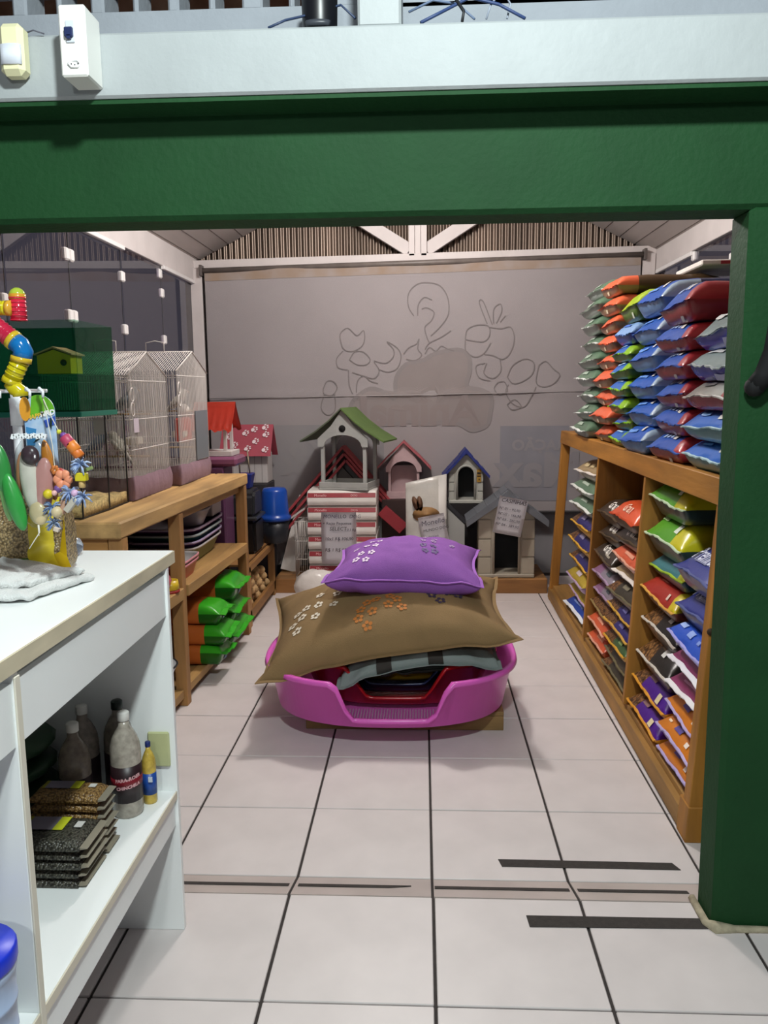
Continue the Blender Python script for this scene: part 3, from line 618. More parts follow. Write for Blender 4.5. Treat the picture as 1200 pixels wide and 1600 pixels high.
column([('white_blue', 0.10), ('gold_lilac', 0.105), ('gold_lilac', 0.105), ('navy_yellow', 0.125), ('navy_yellow', 0.125), ('navy_yellow', 0.125), ('green_white', 0.11), ('green_white', 0.11), ('beige', 0.115)], 5.24, 0.60, ZB, 'the farthest shelf bay', g_in, 0.02)
column([('orange', 0.10), ('orange', 0.10), ('kibble_clear', 0.085), ('mauve', 0.10), ('mauve', 0.10), ('gran_dark', 0.12), ('gran_dark', 0.12), ('gran_dark', 0.125)], 4.555, 0.44, ZB, 'the middle bay left stack', g_in, 0.03)
column([('dark_olive', 0.075), ('dark_olive', 0.075), ('yellow_green', 0.085), ('yellow_kibble', 0.08), ('yellow_kibble', 0.085), ('dark_olive', 0.10), ('beige', 0.085), ('orange', 0.095), ('gran_dark', 0.105), ('gran_orange', 0.125, -0.02)], 4.055, 0.48, ZB, 'the middle bay right stack', g_in, 0.02)
column([('purple_kibble', 0.10), ('purple_kibble', 0.115), ('kibble_black', 0.155), ('kibble_black', 0.155), ('red', 0.12, 0.02), ('teal', 0.115, 0.02), ('lime_green', 0.165), ('lime_green', 0.165)], 3.475, 0.48, ZB, 'the nearest bay left stack', g_in, 0.025)
column([('lilac_orange', 0.088), ('lilac_orange', 0.09), ('lilac_orange', 0.095), ('magenta', 0.10), ('magenta', 0.10), ('blue_lilac', 0.095), ('navy', 0.15, 0.0), ('navy', 0.15, -0.01)], 3.02, 0.41, ZB, 'the nearest bay right stack', g_in, 0.025)
# flat packs lying behind on the stacks
def carton(label, x0, x1, y0, y1, z, h, hx, hx2):
    t = thing('carton', label, 'carton', ((x0 + x1) / 2, (y0 + y1) / 2, z))
    b = B(); b.box(x0, x1, y0, y1, z, z + h, 0.006); build('carton_body', b, mat(hx, 0.5, 0.1, 8), t)
    b = B(); b.box(x0 + 0.1, x1 - 0.2, y0 - 0.002, y1 + 0.002, z + 0.006, z + h - 0.006); build('printed_band', b, mat(hx2, 0.5), t)
carton('flat white pack with red band lying behind the blue stacks near the ceiling', 1.50, 1.88, 4.55, 5.0, 2.262, 0.03, '#d8d2cc', '#9a2a30')

# ------------------------------------------------------------ centre: plastic beds and cushions on a low pallet
pal = thing('pallet', 'low dark wooden pallet on the floor under the pink dog bed', 'pallet', (-0.1, 3.95, 0))
for y in (3.685, 3.93, 4.17):
    b = B(); b.box(-0.565, 0.384, y, y + 0.07, 0.0, 0.074, 0.003); build('runner', b, wood('#7a6039', 'x', var=0.4), pal)
for k in range(6):
    b = B(); b.box(-0.565 + k * 0.162, -0.565 + k * 0.162 + 0.139, 3.68, 4.25, 0.0745, 0.096, 0.003); build('slat', b, wood('#7a6039', 'y', var=0.4), pal)
def tub(name, label, cx, cy, a, bb, z0, h, hs, xa, xb, hx, rough=0.28, flare=0.86, lip=0.022, N=120, pw=2.6, soft=0.07, group=None):
    t = thing(name, label, 'dog bed', (cx, cy, z0), group)
    def sup(th, ra, rb):
        c, s = math.cos(th), math.sin(th); k = (abs(c) ** pw + abs(s) ** pw) ** (-1 / pw); return ra * c * k, rb * s * k
    tk = 0.007
    def fn(i, j):
        th = 2 * math.pi * i / N; x1, y1 = sup(th, a, bb); X = cx + x1
        n = (sm((X - xa) / soft) * sm((xb - X) / soft)) if y1 < 0 else 0.0
        H = hs + (h - hs) * (1 - n)
        prof = [(0.02, 0.004), (0.55, 0.0), (0.93, 0.0), (1.0, 0.018), None, 'lip0', 'lip1', 'lip2', None, (0.97, 0.024), (0.9, 0.008), (0.02, 0.008)]
        P = prof[j]
        def at(f, z, extra=0.0):
            s_ = flare + (1 - flare) * sm(z / h) ** 0.8
            xx, yy = sup(th, a * s_ * f + extra, bb * s_ * f + extra); return (cx + xx, cy + yy, z0 + z)
        if j == 4: return at(1.0, H - lip * 0.9)
        if P == 'lip0': return at(1.0, H - lip * 0.8, lip)
        if P == 'lip1': return at(1.0, H, lip * 0.75)
        if P == 'lip2': return at(1.0, H, -0.002)
        if j == 8: return at(1.0, H - lip, -tk)
        return at(P[0], P[1], -tk if j > 8 else 0)
    b = B(); b.grid(fn, N, 12, cu=True); build('tub_shell', b, mat(hx, rough, 0.04, 5), t)
    return t, sup
pink, _ = tub('dog_bed', 'big pink plastic dog bed with a low front entrance on the pallet', -0.16, 3.935, 0.600, 0.525, 0.097, 0.235, 0.062, -0.40, 0.12, '#d860bd', flare=0.93, lip=0.024, soft=0.075)
b = B()
for k in range(38): b.box(-0.40 + k * 0.0135, -0.395 + k * 0.0135, 3.55, 3.66, 0.105, 0.114)
build('floor_ribs', b, mat('#b890b0', 0.5), pink, kind='stuff')
tub('dog_bed', 'red plastic dog bed nested inside the pink bed', -0.13, 3.98, 0.485, 0.385, 0.128, 0.215, 0.055, -0.36, 0.11, '#a3141c', 0.25, 0.84, 0.018, soft=0.09)
tub('dog_bed', 'dark blue plastic dog bed nested inside the red bed', -0.125, 4.00, 0.385, 0.305, 0.160, 0.15, 0.06, -0.34, 0.09, '#1c2446', 0.3, 0.84, 0.014, soft=0.08)
tub('dog_bed', 'yellow plastic dog bed nested innermost under the grey cushion', -0.12, 4.02, 0.300, 0.230, 0.190, 0.10, 0.085, -0.3, 0.06, '#c79a2e', 0.35, 0.84, 0.012, soft=0.06)

class Cushion:
    def __init__(s, FL, FR, BR, BL, up, dn, seed, inset=0.05, wr=1.0, puff=0.55, hang=0.0):
        s.c = [Vector(v) for v in (FL, FR, BR, BL)]; s.up, s.dn, s.seed, s.inset, s.wr, s.puff, s.hang = up, dn, seed, inset, wr, puff, hang
        s.n = (s.c[1] - s.c[0]).cross(s.c[3] - s.c[0]).normalized()
    def base(s, u, v):
        e = s.inset; uu = u + e * math.sin(math.pi * v) * (1 - 2 * u); vv = v + e * math.sin(math.pi * u) * (1 - 2 * v)
        a, b, c, d = s.c; p = a * (1 - uu) * (1 - vv) + b * uu * (1 - vv) + c * uu * vv + d * (1 - uu) * vv
        return p + Vector((0, 0, s.hang * math.sin(math.pi * u) * (1 - v) ** 2))
    def shape(s, u, v): return (max(0, 1 - abs(2 * u - 1) ** 2.6) * max(0, 1 - abs(2 * v - 1) ** 2.6)) ** s.puff
    def pt(s, u, v, side):
        g = s.shape(u, v); q = Vector((u * 5 + s.seed, v * 4, s.seed * 2.0))
        w_ = s.wr * (0.010 * mnoise.noise(q) + 0.006 * mnoise.noise(q * 2.7)) * (0.3 + g)
        # soft creases running out of the corners
        du = min(u, 1 - u); dv = min(v, 1 - v); w_ += s.wr * 0.010 * math.sin(26 * (du - dv) + s.seed) * math.exp(-((du + dv) / 0.22) ** 2)
        return s.base(u, v) + s.n * ((s.up * g if side > 0 else -s.dn * g ** 0.5) + w_)
def cushion(label, cu, hx, cat='cushion', N=41, flange=0.012, rough=0.85, hx_edge=None, name='cushion'):
    c = sum(cu.c, Vector()) / 4; t = thing(name, label, cat, (c.x, c.y, min(v.z for v in cu.c) - 0.02))
    def tt(k): return 0.5 - 0.5 * math.cos(math.pi * k / (N - 1))
    b = B()
    for side in (1, -1): b.grid(lambda i, j, side=side: cu.pt(tt(i), tt(j), side), N, N)
    bmesh.ops.remove_doubles(b.bm, verts=b.bm.verts, dist=0.0003)
    build('cover', b, mat(hx, rough, 0.07, 6, 0.25, 220), t)
    ring = [(k / 24, 0) for k in range(24)] + [(1, k / 16) for k in range(16)] + [(1 - k / 24, 1) for k in range(24)] + [(0, 1 - k / 16) for k in range(16)]
    fb = B(); ctr = cu.base(.5, .5); V = []
    for u, v in ring:
        p = cu.pt(u, v, 1); o = Vector((u - .5, v - .5)); m = max(abs(o.x), abs(o.y)); ox = o.x / m if abs(o.x) > 0.45 else 0; oy = o.y / m if abs(o.y) > 0.45 else 0
        ex = (cu.c[1] - cu.c[0]).normalized(); ey = (cu.c[3] - cu.c[0]).normalized(); q = p + (ex * ox + ey * oy) * flange
        V.append((fb.bm.verts.new(p + cu.n * .002), fb.bm.verts.new(q + cu.n * .002), fb.bm.verts.new(q - cu.n * .002), fb.bm.verts.new(p - cu.n * .002)))
    for i in range(len(V)):
        A = V[i]; D = V[(i + 1) % len(V)]
        for k in range(3): fb.bm.faces.new((A[k], D[k], D[k + 1], A[k + 1]))
    build('seam_flange', fb, mat(hx_edge or hx, rough, 0.05, 6), t)
    return t
def prints(cu, t, pts, r, hx, name='paw_print', geo=None, ang=0.0, side=1):
    for (u, v) in pts:
        b = B(); ex = (cu.c[1] - cu.c[0]); ey = (cu.c[3] - cu.c[0]); a = ang + rnd.uniform(-0.3, 0.3)
        g = geo or flower_paw(r)
        def fn(x, y):
            x, y = x * math.cos(a) - y * math.sin(a), x * math.sin(a) + y * math.cos(a)
            return cu.pt(min(.995, max(.005, u + x / ex.length)), min(.995, max(.005, v + y / ey.length)), side) + cu.n * 0.0035
        add_flat(b, g, fn); build(name, b, mat(hx, 0.7), t, normals=False)
gg = Cushion((-0.385, 3.56, 0.262), (0.35, 3.60, 0.345), (0.34, 4.25, 0.40), (-0.37, 4.25, 0.40), 0.085, 0.02, 3.3, 0.02, 1.4, 0.38, 0.05)
gt = cushion('folded grey-green cushion with black stripes sandwiched under the brown cushion', gg, '#7d8784', flange=0.016)
for u0 in (0.235, 0.56):
    b = B(); b.grid(lambda i, j: gg.pt(u0 + 0.095 * i / 6, 0.5 * (j / 30) ** 2.6, 1) + gg.n * 0.004 + Vector((0, -0.003, 0)), 7, 31); build('stripe', b, mat('#34302c', 0.9), gt, normals=False)
    b = B(); b.grid(lambda i, j: gg.pt(u0 + 0.095 * i / 6, 0.0, 1) + Vector((0, -0.0185 * j / 4 - 0.0005, 0.0045)), 7, 5); build('stripe_end', b, mat('#34302c', 0.9), gt, normals=False)
dg = Cushion((-0.19, 3.67, 0.285), (0.30, 3.68, 0.325), (0.27, 4.2, 0.33), (-0.2, 4.2, 0.33), 0.05, 0.035, 5.1, 0.02, 1.2, 0.5)
cushion('dark green cushion lying below the grey striped cushion in the bed', dg, '#2b302b', rough=0.7)
br = Cushion((-0.745, 3.50, 0.295), (0.435, 3.54, 0.488), (0.40, 4.36, 0.575), (-0.80, 4.34, 0.46), 0.205, 0.035, 1.7, 0.05, 1.5, 0.55, 0.02)
bt = cushion('large brown cushion with paw prints lying across the pink bed', br, '#806845', flange=0.018, rough=0.9)
prints(br, bt, [(0.13, 0.22), (0.205, 0.30), (0.285, 0.37), (0.14, 0.34), (0.21, 0.43), (0.30, 0.49), (0.15, 0.45), (0.215, 0.54), (0.10, 0.30), (0.11, 0.42)], 0.029, '#d8d0bf', 'white_paw_print')
prints(br, bt, [(0.40, 0.16), (0.435, 0.10), (0.46, 0.19), (0.41, 0.23), (0.44, 0.28), (0.53, 0.22), (0.57, 0.26), (0.54, 0.30), (0.585, 0.19), (0.48, 0.29)], 0.029, '#b5702f', 'orange_paw_print')
prints(br, bt, [(0.75, 0.24), (0.79, 0.32), (0.74, 0.36), (0.83, 0.30), (0.79, 0.42), (0.85, 0.42), (0.72, 0.30)], 0.029, '#3b3046', 'dark_paw_print')
pu = Cushion((-0.465, 3.715, 0.730), (0.275, 3.715, 0.708), (0.30, 4.25, 0.775), (-0.42, 4.25, 0.775), 0.125, 0.125, 4.4, 0.055, 1.2, 0.66)
pt_ = cushion('purple cushion with white and grey paw prints on top of the brown cushion', pu, '#8451a0', flange=0.014, rough=0.85, hx_edge='#9a63b8')
prints(pu, pt_, [(0.165, 0.16), (0.18, 0.26), (0.205, 0.38), (0.235, 0.50), (0.235, 0.14), (0.255, 0.25), (0.265, 0.38), (0.285, 0.50), (0.12, 0.42)], 0.021, '#e6d6ea', 'white_paw_print')
prints(pu, pt_, [(0.62, 0.62), (0.70, 0.64), (0.62, 0.50), (0.70, 0.50), (0.84, 0.52)], 0.018, '#a58fb4', 'grey_paw_print')
prints(pu, pt_, [(0.625, 0.36), (0.70, 0.37), (0.64, 0.26), (0.71, 0.27)], 0.022, '#6b5f86', 'grey_paw_print')

# ------------------------------------------------------------ back platform and what stands on it
plat = thing('platform', 'low pine platform on the floor along the back wall', 'platform', (-0.1, 6.65, 0))
b = B(); b.box(-1.20, 0.995, 6.345, 6.375, 0.0, 0.118, 0.004); build('front_board', b, wood('#94683a', 'x', var=0.35), plat)
for k in range(4):
    b = B(); b.box(-1.20, 0.995, 6.378 + k * 0.138, 6.378 + k * 0.138 + 0.132, 0.094, 0.116, 0.003); build('top_board', b, wood('#8f673c', 'x', var=0.35), plat)
for x in (-1.15, -0.1, 0.93):
    b = B(); b.box(x, x + 0.05, 6.38, 6.92, 0.0, 0.093); build('runner', b, wood('#8f673c', 'y'), plat)
PZ = 0.1175
M_pack = mat('#e2ded8', 0.35, 0.05, 8, 0.12, 30); M_red = mat('#8c2630', 0.35, 0.1, 12)
for k in range(6):
    z = PZ + k * 0.119; dx = rnd.uniform(-0.012, 0.012); cx = -0.64 + dx
    place = ['lowest of the stack', 'second from the bottom', 'third from the bottom', 'fourth from the bottom', 'fifth from the bottom', 'topmost, under the bird feeder'][k]
    t = thing('food_pack', 'white and red food pack in the central stack, ' + place, 'pack', (cx, 6.60, z), 'white and red packs stacked on the platform')
    b = B(); prof = [(6.372, z + 0.001), (6.360, z + 0.03), (6.362, z + 0.066), (6.380, z + 0.100), (6.41, z + 0.1175), (6.83, z + 0.1175), (6.845, z + 0.06), (6.84, z + 0.001)]
    b.prism(prof, 'x', cx - 0.278, cx + 0.278)
    bmesh.ops.bevel(b.bm, geom=[e for e in b.bm.edges], offset=0.006, segments=1, affect='EDGES')
    build('wrapped_body', b, M_pack, t)
    b = B(); b.prism([(6.3605, z + 0.066), (6.377, z + 0.101), (6.379, z + 0.101), (6.365, z + 0.066)], 'x', cx - 0.272, cx + 0.272); build('red_band', b, M_red, t)
    b = B(); add_flat(b, glyphs('Monello', 0.030, 2), plane_fn((cx - 0.17, 6.367, z + 0.082), (1, 0, 0), (0, 0.42, 0.9))); add_flat(b, glyphs('DOG', 0.024, 2), plane_fn((cx + 0.10, 6.367, z + 0.082), (1, 0, 0), (0, 0.42, 0.9))); build('band_letters', b, mat('#d9a8a8', 0.5), t, normals=False)
def sign(label, o, ux, uy, w_, h_, rows, cat='price sign', th=0.002):
    """hand-written paper: rows = (text, size, x, y, colour)"""
    ux = Vector(ux).normalized(); uy = Vector(uy).normalized(); n = ux.cross(uy); o = Vector(o)
    t = thing('price_sign', label, cat, o - uy * h_ / 2)
    b = B(); b.grid(lambda i, j: o + ux * (i / 6 - .5) * w_ + uy * (j / 8 - .5) * h_ + n * (0.004 * math.sin(i * 0.9 + j * 0.5)), 7, 9)
    r = bmesh.ops.solidify(b.bm, geom=list(b.bm.faces), thickness=-0.0012); build('paper', b, mat('#f2f0f6', 0.7), t)
    cols = {}
    for tx, sz, x, y, hx in rows: cols.setdefault(hx, []).append((tx, sz, x, y))
    for hx, L in cols.items():
        b = B()
        for tx, sz, x, y in L: add_flat(b, glyphs(tx, sz, 2, align='LEFT', shear=0.12), lambda X, Y: o + ux * (x + X) + uy * (y + Y) + n * (0.0062))
        build('handwriting', b, mat(hx, 0.7), t, normals=False)
    return t
sign('hand-written price sheet taped to the front of the white and red stack', (-0.668, 6.346, 0.452), (1, 0, 0), (0, 0.02, 1), 0.28, 0.42,
     [('MONELLO  DOG', 0.040, -0.125, 0.175, '#3a3450'), ('+ Ra\u00e7as Pequenas', 0.032, -0.13, 0.12, '#3c3648'), ('SELECT', 0.042, -0.075, 0.075, '#17141c'), ('10,1 Kg', 0.028, 0.05, 0.068, '#3c3648'), ('10x1 R$ 106,90', 0.036, -0.115, -0.005, '#3c3648'), ('R$ 1 R$ 99,90', 0.038, -0.115, -0.095, '#4a3c46')])

def feeder(label, cx, y0, z0, w_, dpt, h_e, h_a, rw, roof, body, flare=0.0, arch=0.35, post=0.028, solid_back=False, roof_in=None, hole=True, group=None, tray=0.06):
    """small bird feeder house: tray, four posts, front and back gables with an arch, two roof panels"""
    t = thing('bird_feeder', label, 'bird feeder', (cx, y0 + dpt / 2, z0), group); mb = mat(body, 0.6, 0.08, 10, 0.1, 50)
    b = B(); b.box(cx - w_ / 2, cx + w_ / 2, y0, y0 + dpt, z0, z0 + 0.018, 0.002); build('tray', b, mb, t)
    for x0, x1, ya, yb in ((cx - w_ / 2, cx + w_ / 2, y0, y0 + 0.012), (cx - w_ / 2, cx + w_ / 2, y0 + dpt - 0.012, y0 + dpt), (cx - w_ / 2, cx - w_ / 2 + 0.012, y0 + 0.013, y0 + dpt - 0.013), (cx + w_ / 2 - 0.012, cx + w_ / 2, y0 + 0.013, y0 + dpt - 0.013)):
        b = B(); b.box(x0, x1, ya, yb, z0 + 0.0185, z0 + tray, 0.002); build('tray_edge', b, mb, t)
    zg = z0 + h_e - 0.16 * h_e
    for sx in (-1, 1):
        for yy in (y0 + 0.014, y0 + dpt - 0.014 - post):
            xx = cx + sx * (w_ / 2 - 0.014 - post / 2); b = B(); b.box(xx - post / 2, xx + post / 2, yy, yy + post, z0 + 0.0185, z0 + h_e, 0.002); build('post', b, mb, t)
    n = 12; gw = w_ / 2 + 0.004; top = [(cx + gw, z0 + h_e), (cx + gw * 0.45, z0 + h_e + (h_a - h_e) * (0.42 if flare else 0.55)), (cx, z0 + h_a - 0.012), (cx - gw * 0.45, z0 + h_e + (h_a - h_e) * (0.42 if flare else 0.55)), (cx - gw, z0 + h_e)]
    bot = [(cx - gw, zg), (cx - gw + post * 1.6, zg)] + [(cx - (gw - post * 1.9) * math.cos(math.pi * k / n), zg + arch * h_e * 0.5 * math.sin(math.pi * k / n) + 0.01) for k in range(n + 1)] + [(cx + gw - post * 1.6, zg), (cx + gw, zg)]
    for yy in (y0, y0 + dpt - 0.014):
        b = B(); b.prism(bot + top, 'y', yy, yy + 0.013); g = build('gable', b, mb, t)
        if hole and yy == y0:
            b = B(); b.lathe([(0.028, 0), (0.028, 0.004)], (cx, yy + 0.0, z0 + h_e + (h_a - h_e) * 0.33), 14, rot=Matrix.Rotation(R(90), 3, 'X')); build('entry_hole', b, mat('#101010', 0.9), g)
    if solid_back:
        b = B(); b.box(cx - w_ / 2 + 0.015, cx + w_ / 2 - 0.015, y0 + dpt - 0.026, y0 + dpt - 0.015, z0 + 0.02, z0 + h_e); build('back_panel', b, mb, t)
    for sx in (-1, 1):
        b = B(); pts = [(0, h_a), (0.30, h_a - (h_a - h_e) * (0.40 if flare else 0.30)), (0.62, h_a - (h_a - h_e) * (0.74 if flare else 0.62)), (1.0, h_a - (h_a - h_e) * 1.06)]
        P = [(cx + sx * rw / 2 * u, z0 + z) for u, z in pts]; poly = P + [(x, z - 0.013) for x, z in P[::-1]]
        b.prism(poly, 'y', y0 - 0.035, y0 + dpt + 0.035); build('roof_panel', b, mat(roof if sx > 0 or not roof_in else roof_in, 0.6, 0.12, 9), t)
    return t
STK = PZ + 6 * 0.119 + 0.0015
fg = feeder('pale grey bird feeder with a green flared roof on the pack stack', -0.595, 6.40, STK, 0.41, 0.34, 0.41, 0.655, 0.70, '#566e3a', '#a4a6a2', flare=1, roof_in='#57604c', arch=0.42)
fg.rotation_euler = (0, 0, R(-13))

# red roofed dog house behind the stack with spare roofs leaning over it
rh = thing('dog_house', 'wooden dog house with stacked red roof panels behind the packs', 'dog house', (-0.68, 6.83, PZ))
b = B(); b.prism([(-1.06, PZ), (-0.34, PZ), (-0.34, 0.60), (-0.69, 0.98), (-1.06, 0.60)], 'y', 6.87, 6.935); build('house_wall', b, mat('#8e8a86', 0.7, 0.1, 6), rh)
for k, dz in enumerate((0.0, -0.055, -0.11)):
    for sx in (-1, 1):
        a = Vector((-0.665 + 0.012 * k, 6.89, 1.155 + dz)); e = a + Vector((sx * 0.53, 0, -0.61))
        b = B(); b.bar(a + Vector((0, -0.06, 0)), e + Vector((0, -0.06, 0)), 0.21, 0.022, 0.003, up=(sx * 0.75, 0, 0.66)); build('roof_panel', b, mat('#a8444a', 0.55, 0.12, 8), rh)
b = B(); b.bar((-1.12, 6.62, PZ + 0.004), (-0.98, 6.85, 0.72), 0.16, 0.012, 0.002, up=(0.3, -0.9, 0.3)); build('board', b, mat('#c9c4be', 0.6, 0.05), None, 'white board leaning by the left end of the back platform', 'board')

# supports hidden in the middle and the pink feeder
b = B(); b.box(-0.34, 0.02, 6.70, 6.935, PZ, 0.715, 0.004); cr = build('storage_box', b, mat('#3a2a28', 0.8, 0.2, 6), None, 'dark box under the pink bird feeder behind the silver food bag', 'box')
feeder('small pale pink bird feeder with a red roof near the banner', -0.155, 6.73, 0.717, 0.29, 0.17, 0.27, 0.485, 0.46, '#a8545a', '#b89c9e', solid_back=True, hole=False, post=0.022, arch=0.6)
b = B(); b.obox((-0.245, 6.62, 0.56), (0.24, 0.05, 0.10), Matrix.Rotation(R(42), 3, 'Y'), 0.004); build('roof_offcut', b, mat('#8e2c34', 0.55, 0.1, 8), None, 'red wooden roof piece leaning below the pink bird feeder', 'board')
# wire crate at the left of the stack
wc = thing('wire_crate', 'narrow white wire crate standing left of the pack stack', 'cage', (-0.98, 6.45, PZ))
b = B()
for k in range(7): b.tube([(-1.03 + k * 0.016, 6.392, PZ), (-1.03 + k * 0.016, 6.392, 0.58)], 0.0022, 4)
for k in range(8): b.tube([(-1.03, 6.392 + k * 0.03, PZ), (-1.03, 6.392 + k * 0.03, 0.58)], 0.0022, 4)
build('wire_bars', b, mat('#cfcac4', 0.4), wc, kind='stuff')
for z in (PZ + 0.004, 0.27, 0.42, 0.58):
    b = B(); b.tube([(-1.03, 6.392, z), (-0.934, 6.392, z), (-0.934, 6.61, z), (-1.03, 6.61, z)], 0.0032, 5, closed=True); build('wire_hoop', b, mat('#cfcac4', 0.4), wc)
b = B(); b.prism([(-1.06, 0.60), (-0.945, 0.68), (-0.945, 0.69), (-1.065, 0.61)], 'y', 6.39, 6.55); build('flap', b, mat('#cbc6c0', 0.5), wc)

# standing silver food bag with an animal picture and its price paper
def standing_bag(label, cx, cy, z0, w_, dpt, h_, hx, name='food_bag', seed=1.0, roll=0.0, rough=0.25, top_skew=0.0, cat='bag'):
    t = thing(name, label, cat, (cx, cy, z0))
    def fn(i, j):
        v = j / 16; th = 2 * math.pi * i / 40; c, s = math.cos(th), math.sin(th); k = (abs(c) ** 5 + abs(s) ** 5) ** (-1 / 5)
        dd = dpt * (0.75 + 0.25 * sm(v / 0.12)) * (1 - 0.93 * sm((v - 0.55) / 0.45)); ww = w_ * (0.93 + 0.07 * sm(v / 0.1))
        x = ww / 2 * c * k; y = dd / 2 * s * k; z = h_ * v + top_skew * x * sm((v - 0.6) / 0.4)
        q = Vector((x * 9, v * 7, seed)); y += 0.018 * mnoise.noise(q) * sm(v / 0.3) + 0.008 * mnoise.noise(q * 3)
        return Vector((cx + x + roll * z, cy + y, z0 + z))
    b = B(); b.grid(fn, 40, 17, cu=True); bmesh.ops.holes_fill(b.bm, edges=b.bm.edges); build('bag_body', b, mat(hx, rough, 0.06, 12, 0.15, 25), t)
    return t, fn
sb, sf = standing_bag('silver grey food bag with an animal picture standing by the pink feeder', 0.03, 6.47, PZ, 0.33, 0.16, 0.80, '#b9b7b0', seed=2.2, top_skew=0.22)
def front_patch(fn, i0, i1, j0, j1, hx, parent, name, off=-0.004, w=None):
    b = B(); b.grid(lambda i, j: fn(i0 + (i1 - i0) * i / 10, j0 + (j1 - j0) * j / 8) + Vector((0, off, 0)), 11, 9)
    return build(name, b, mat(hx, 0.35), parent, normals=False)
front_patch(sf, 33.5, 37.5, 9.5, 16, '#dedcd6', sb, 'white_print')
b = B(); y_ = 6.385
b.lathe([(0.0, -0.006), (0.095, -0.004), (0.11, 0.0)], (0.03, y_, 0.635), 16, sy=0.58, rot=Matrix.Rotation(R(90), 3, 'X')); build('animal_picture', b, mat('#9a7448', 0.6, 0.25, 20), sb)
for x, a in ((-0.055, -0.30), (-0.02, -0.12)):
    b = B(); b.lathe([(0.0, -0.006), (0.02, -0.004), (0.024, 0.0)], (x, y_, 0.725), 10, sy=2.6, rot=Matrix.Rotation(a, 3, 'Y') @ Matrix.Rotation(R(90), 3, 'X')); build('animal_ear', b, mat('#6a4a34', 0.6, 0.2, 20), sb)
sign('white price paper draped over the lower right of the silver bag', (0.088, 6.365, 0.525), (0.97, 0, 0.2), (-0.2, -0.05, 0.97), 0.21, 0.22, [('Monello', 0.058, -0.09, 0.055, '#4a4658'), ('MUNDO DOG', 0.032, -0.085, -0.005, '#2c2834'), ('Selection', 0.03, -0.08, -0.06, '#6a6076')])
wb = B(); wb.ball((-0.80, 5.95, 0.14), 0.14, 18, 12, scale=(1.25, 0.8, 1.05)); wb.map(lambda v: v + Vector((mnoise.noise(v * 14), mnoise.noise(v * 14 + Vector((9, 0, 0))), mnoise.noise(v * 14 + Vector((0, 9, 0))))) * 0.028 if v.z > 0.05 else Vector((v.x, v.y, max(0.0, v.z))))
build('plastic_bag', wb, mat('#dcd8d2', 0.25, 0.06, 10, 0.4, 30), None, 'crumpled white plastic bag on the floor before the pack stack', 'bag')

def arch_pts(cx, w_, z0, zt, n=12):
    r = w_ / 2; return [(cx - r, z0), (cx - r, zt - r)] + [(cx - r * math.cos(math.pi * k / n), zt - r + r * math.sin(math.pi * k / n)) for k in range(1, n)] + [(cx + r, zt - r), (cx + r, z0)]
def dog_house(label, cx, yf, yb, z0, w_, he, ha, dw, dh, body, roof, ov=0.07, taper=0.0, th=0.02, base=0.03, roof_t=0.035, lift=0.0, group=None):
    t = thing('dog_house', label, 'dog house', (cx, (yf + yb) / 2, z0), group); mb = mat(body, 0.5, 0.06, 6, 0.06, 60); mr = mat(roof, 0.5, 0.08, 8)
    W2 = w_ / 2; zb = z0 + base
    b = B(); b.box(cx - W2 - 0.005, cx + W2 + 0.005, yf - 0.025, yb, z0, zb, 0.006); build('floor_tray', b, mb, t)
    door = arch_pts(cx, dw, zb, z0 + dh)
    out = [(cx - W2 * (1 - 0.0), zb)] + door + [(cx + W2, zb), (cx + W2 * (1 - taper * .0), z0 + he), (cx, z0 + ha), (cx - W2, z0 + he)]
    b = B(); b.prism(out, 'y', yf, yf + th); front = build('front_wall', b, mb, t)
    b = B(); b.tube([(x, yf - 0.004, z) for x, z in door], 0.011, 6); build('door_arch', b, mb, front)
    for sx in (-1, 1):   # moulded blocks beside the door
        for k, (za, zc) in enumerate(((0.0, 0.30), (0.31, 0.62), (0.63, 0.97))):
            H = he - base; xa = cx + sx * (dw / 2 + 0.02); xb = cx + sx * (W2 + 0.004)
            b = B(); b.box(min(xa, xb), max(xa, xb), yf - 0.007, yf - 0.0005, zb + za * H, zb + zc * H - 0.004, 0.005); build('moulded_block', b, mb, front)
    for sx in (-1, 1):
        b = B(); x = cx + sx * W2; b.box(min(x, x - sx * th), max(x, x - sx * th), yf + th + 0.001, yb - th - 0.001, zb, z0 + he); build('side_wall', b, mb, t)
    b = B(); b.prism([(cx - W2, zb), (cx + W2, zb), (cx + W2, z0 + he), (cx, z0 + ha), (cx - W2, z0 + he)], 'y', yb - th, yb); build('back_wall', b, mat('#1c1f20', 0.7), t)  # near-black colour puts the shade inside the doorway into this wall
    sl = (ha - he) / W2
    for sx in (-1, 1):
        xe = cx + sx * (W2 + ov); ze = z0 + ha + 0.006 - sl * (W2 + ov)
        b = B(); b.prism([(cx, z0 + ha + 0.006), (xe, ze), (xe + sx * 0.004, ze + roof_t * 0.9), (cx, z0 + ha + 0.006 + roof_t * 1.15)], 'y', yf - ov * 0.9, yb + 0.02); r = build('roof_panel', b, mr, t)
        for k in range(1, 4):
            f = k / 4; x = cx + (xe - cx) * f; z = z0 + ha + 0.006 + roof_t * (1.15 - 0.25 * f) - sl * abs(x - cx)
            b = B(); b.bar((x, yf - ov * 0.9, z), (x, yb + 0.02, z), 0.012, 0.008, 0.001); build('roof_ridge', b, mr, r)
    b = B(); b.prism([(cx - 0.05, z0 + ha + roof_t * 1.2 - 0.04 * sl), (cx, z0 + ha + roof_t * 1.2 + 0.014), (cx + 0.05, z0 + ha + roof_t * 1.2 - 0.04 * sl)], 'y', yf - ov * 0.4, yb + 0.0); build('ridge_cap', b, mr, t)
    return t
